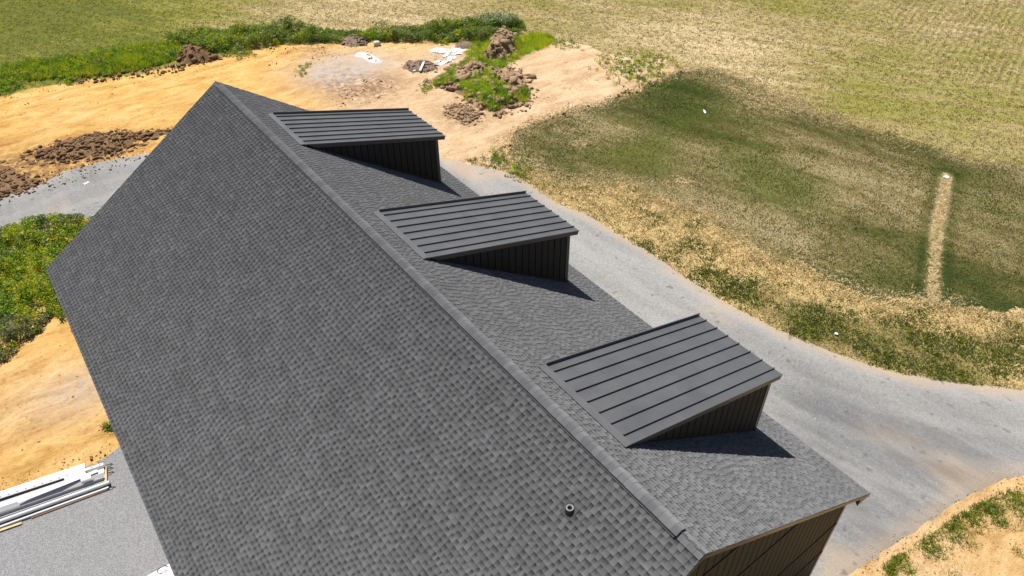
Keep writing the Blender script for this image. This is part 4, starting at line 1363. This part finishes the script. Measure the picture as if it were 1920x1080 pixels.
# open gutter
a, b, d, n = run((0, 975), (200, 905), 2.5)
mb = MB()
gp = [(-.10, .22), (-.09, .10), (.08, .10), (.10, .24), (.085, .24), (.068, .115), (-.078, .115), (-.085, .22)]
mb.prism([a + n * u + Vector((0, 0, v)) for u, v in gp], [b + n * u + Vector((0, 0, v)) for u, v in gp])
tag(mb.build('gutter_length', MT['whitegrey']), 'open grey gutter length beside the front white tube', 'trim length')
def tube_thing(name, p0, p1, r_, z, mat, label, ext=2.5):
    a, b, d, n = run(p0, p1, ext)
    mb = MB()
    mb.tube([a + Vector((0, 0, z)), b + Vector((0, 0, z))], r_, 12)
    return tag(mb.build(name, MT[mat]), label, 'tube')
tube_thing('white_tube', (0, 984), (209, 909), .075, .17, 'white', 'long white round tube at the front of the trim stack')
tube_thing('white_tube', (0, 992), (206, 917), .05, .10, 'white', 'thinner white tube lowest at the front of the trim stack')
strip('brown_board', (60, 974), (204, 920), .035, .04, .075, 'brownwood', 'thin brown board under the front tubes', 0, cat='board')
strip('tan_board', (0, 998), (43, 983), .09, .05, .085, 'wood', 'tan timber board at the lower left of the trim stack', 2.0, cat='board')
for (px, py, wh) in ((206, 881, 'second from the back'), (208, 889, 'second from the front'), (210, 917, 'in front, by the white tubes'), (206, 874, 'at the back, by the flat panel')):
    x, y = G(px, py)
    mb = MB()
    mb.tube([(x - .12, y + .02, .12), (x, y - .03, .14), (x + .09, y + .01, .07), (x + .14, y - .05, .06)], .018, 6)
    tag(mb.build('strap_end', MT['black']), 'black strap end of the trim stack, ' + wh, 'strap', 'strap ends of the trim stack')

# white board with a wire ring by the eave at the bottom edge
a, b, d, n = run((268, 1092), (330, 1058))
mb = MB()
mb.bar(a + Vector((0, 0, .12)) + n * -.35, b + Vector((0, 0, .12)) + n * -.35, n * .38, Vector((0, 0, .05)))
wb = mb.build('white_board', MT['white'])
tag(wb, 'white board at the bottom edge, half hidden under the eave', 'board')
mb = MB()
x, y = G(308, 1073)
mb.tube([(x + .17 * math.cos(t), y + .12 * math.sin(t), .19 + .02 * math.sin(3 * t)) for t in np.linspace(0, 5.9, 26)], .012, 6)
tag(mb.build('wire_coil', MT['black']), 'loop of dark wire lying on the white board', 'wire')

# ------------------------------------------------------------------ small things lying about
def crumple(name, px, py, w_, l_, rot, z, mat, label, cat, seed, group=None, amp=.12):
    cx, cy = G(px, py)
    k = 9
    X, Y = np.meshgrid(np.linspace(-.5, .5, k), np.linspace(-.5, .5, k), indexing='ij')
    ed = 1 + .25 * fbm(X + seed, Y, .5, 2, seed)
    x, y = X * w_ * ed, Y * l_ * ed
    zz = z + amp * np.abs(fbm(X * 2 + seed * 3.1, Y * 2, .6, 3, seed)) 
    c, s = math.cos(rot), math.sin(rot)
    V = np.stack([cx + x * c - y * s, cy + x * s + y * c, zz], -1).reshape(-1, 3)
    V2 = V - np.array([0, 0, .008])
    idx = np.arange(k * k).reshape(k, k)
    F = np.stack([idx[:-1, :-1], idx[1:, :-1], idx[1:, 1:], idx[:-1, 1:]], -1).reshape(-1, 4)
    o = mesh_np(name, np.concatenate([V, V2]), np.concatenate([F, F[:, ::-1] + k * k]), MT[mat])
    return tag(o, label, cat, group)
sheets = [(863, 91, 1.3, .55, .5), (852, 95, 1.1, .4, 1.1), (868, 97, .9, .45, -.3), (840, 101, 1.2, .4, .7), (856, 103, .8, .4, -.2), (828, 97, 1.0, .7, .9),
          (843, 113, 1.0, .35, .9), (831, 121, .9, .4, .3), (851, 110, .6, .3, 1.3), (817, 96, .9, .6, .2), (836, 107, .6, .3, .1), (822, 118, .5, .3, .6)]
for k, (px, py, w_, l_, rt) in enumerate(sheets):
    crumple('plastic_sheet', px, py, w_, l_, rt, .10, 'plastic', 'crumpled white plastic sheeting scrap lying beside the grassy bank', 'plastic sheet', 40 + k, 'white sheeting scraps', .12)
a, b, d, n = run((788, 139), (796, 128))
mb = MB()
hz = float(heap_h(H5, hf5, np.array([b.x]), np.array([b.y]))[0])
mb.bar(a + Vector((0, 0, .25)), b + Vector((0, 0, hz + .15)), n * .09, Vector((0, 0, .05)))
tag(mb.build('pale_stick', MT['whitegrey']), 'short pale plank leaning on the oval debris heap', 'plank')
def stone(px, py, s, mat, label, sq=.7, cat='stone'):
    x, y = G(px, py)
    o = clods('stone', [(0, 0, 0)], [s], MT[mat])
    o.location = (x, y, s * .35 + .05)
    return tag(o, label, cat)
stone(706, 86, .35, 'lime', 'white boulder at the top edge of the yard')
stone(778, 137, .2, 'lime', 'small white stone at the foot of the oval debris heap')
crumple('white_scrap', 163, 345, .35, .2, .3, .07, 'plastic', 'white scrap lying on the gravel track', 'scrap', 70, None, .02)
crumple('white_scrap', 1321, 211, .55, .16, .9, .06, 'plastic', 'white scrap lying on the dark lawn', 'scrap', 71, None, .08)
crumple('white_scrap', 1567, 629, .13, .15, .4, .12, 'plastic', 'tiny white scrap in the grass of the verge', 'scrap', 72, None, .05)
crumple('white_scrap', 1774, 334, .3, .3, .1, .08, 'plastic', 'small white scrap at the head of the straw strip in the lawn', 'scrap', 73, None, .05)
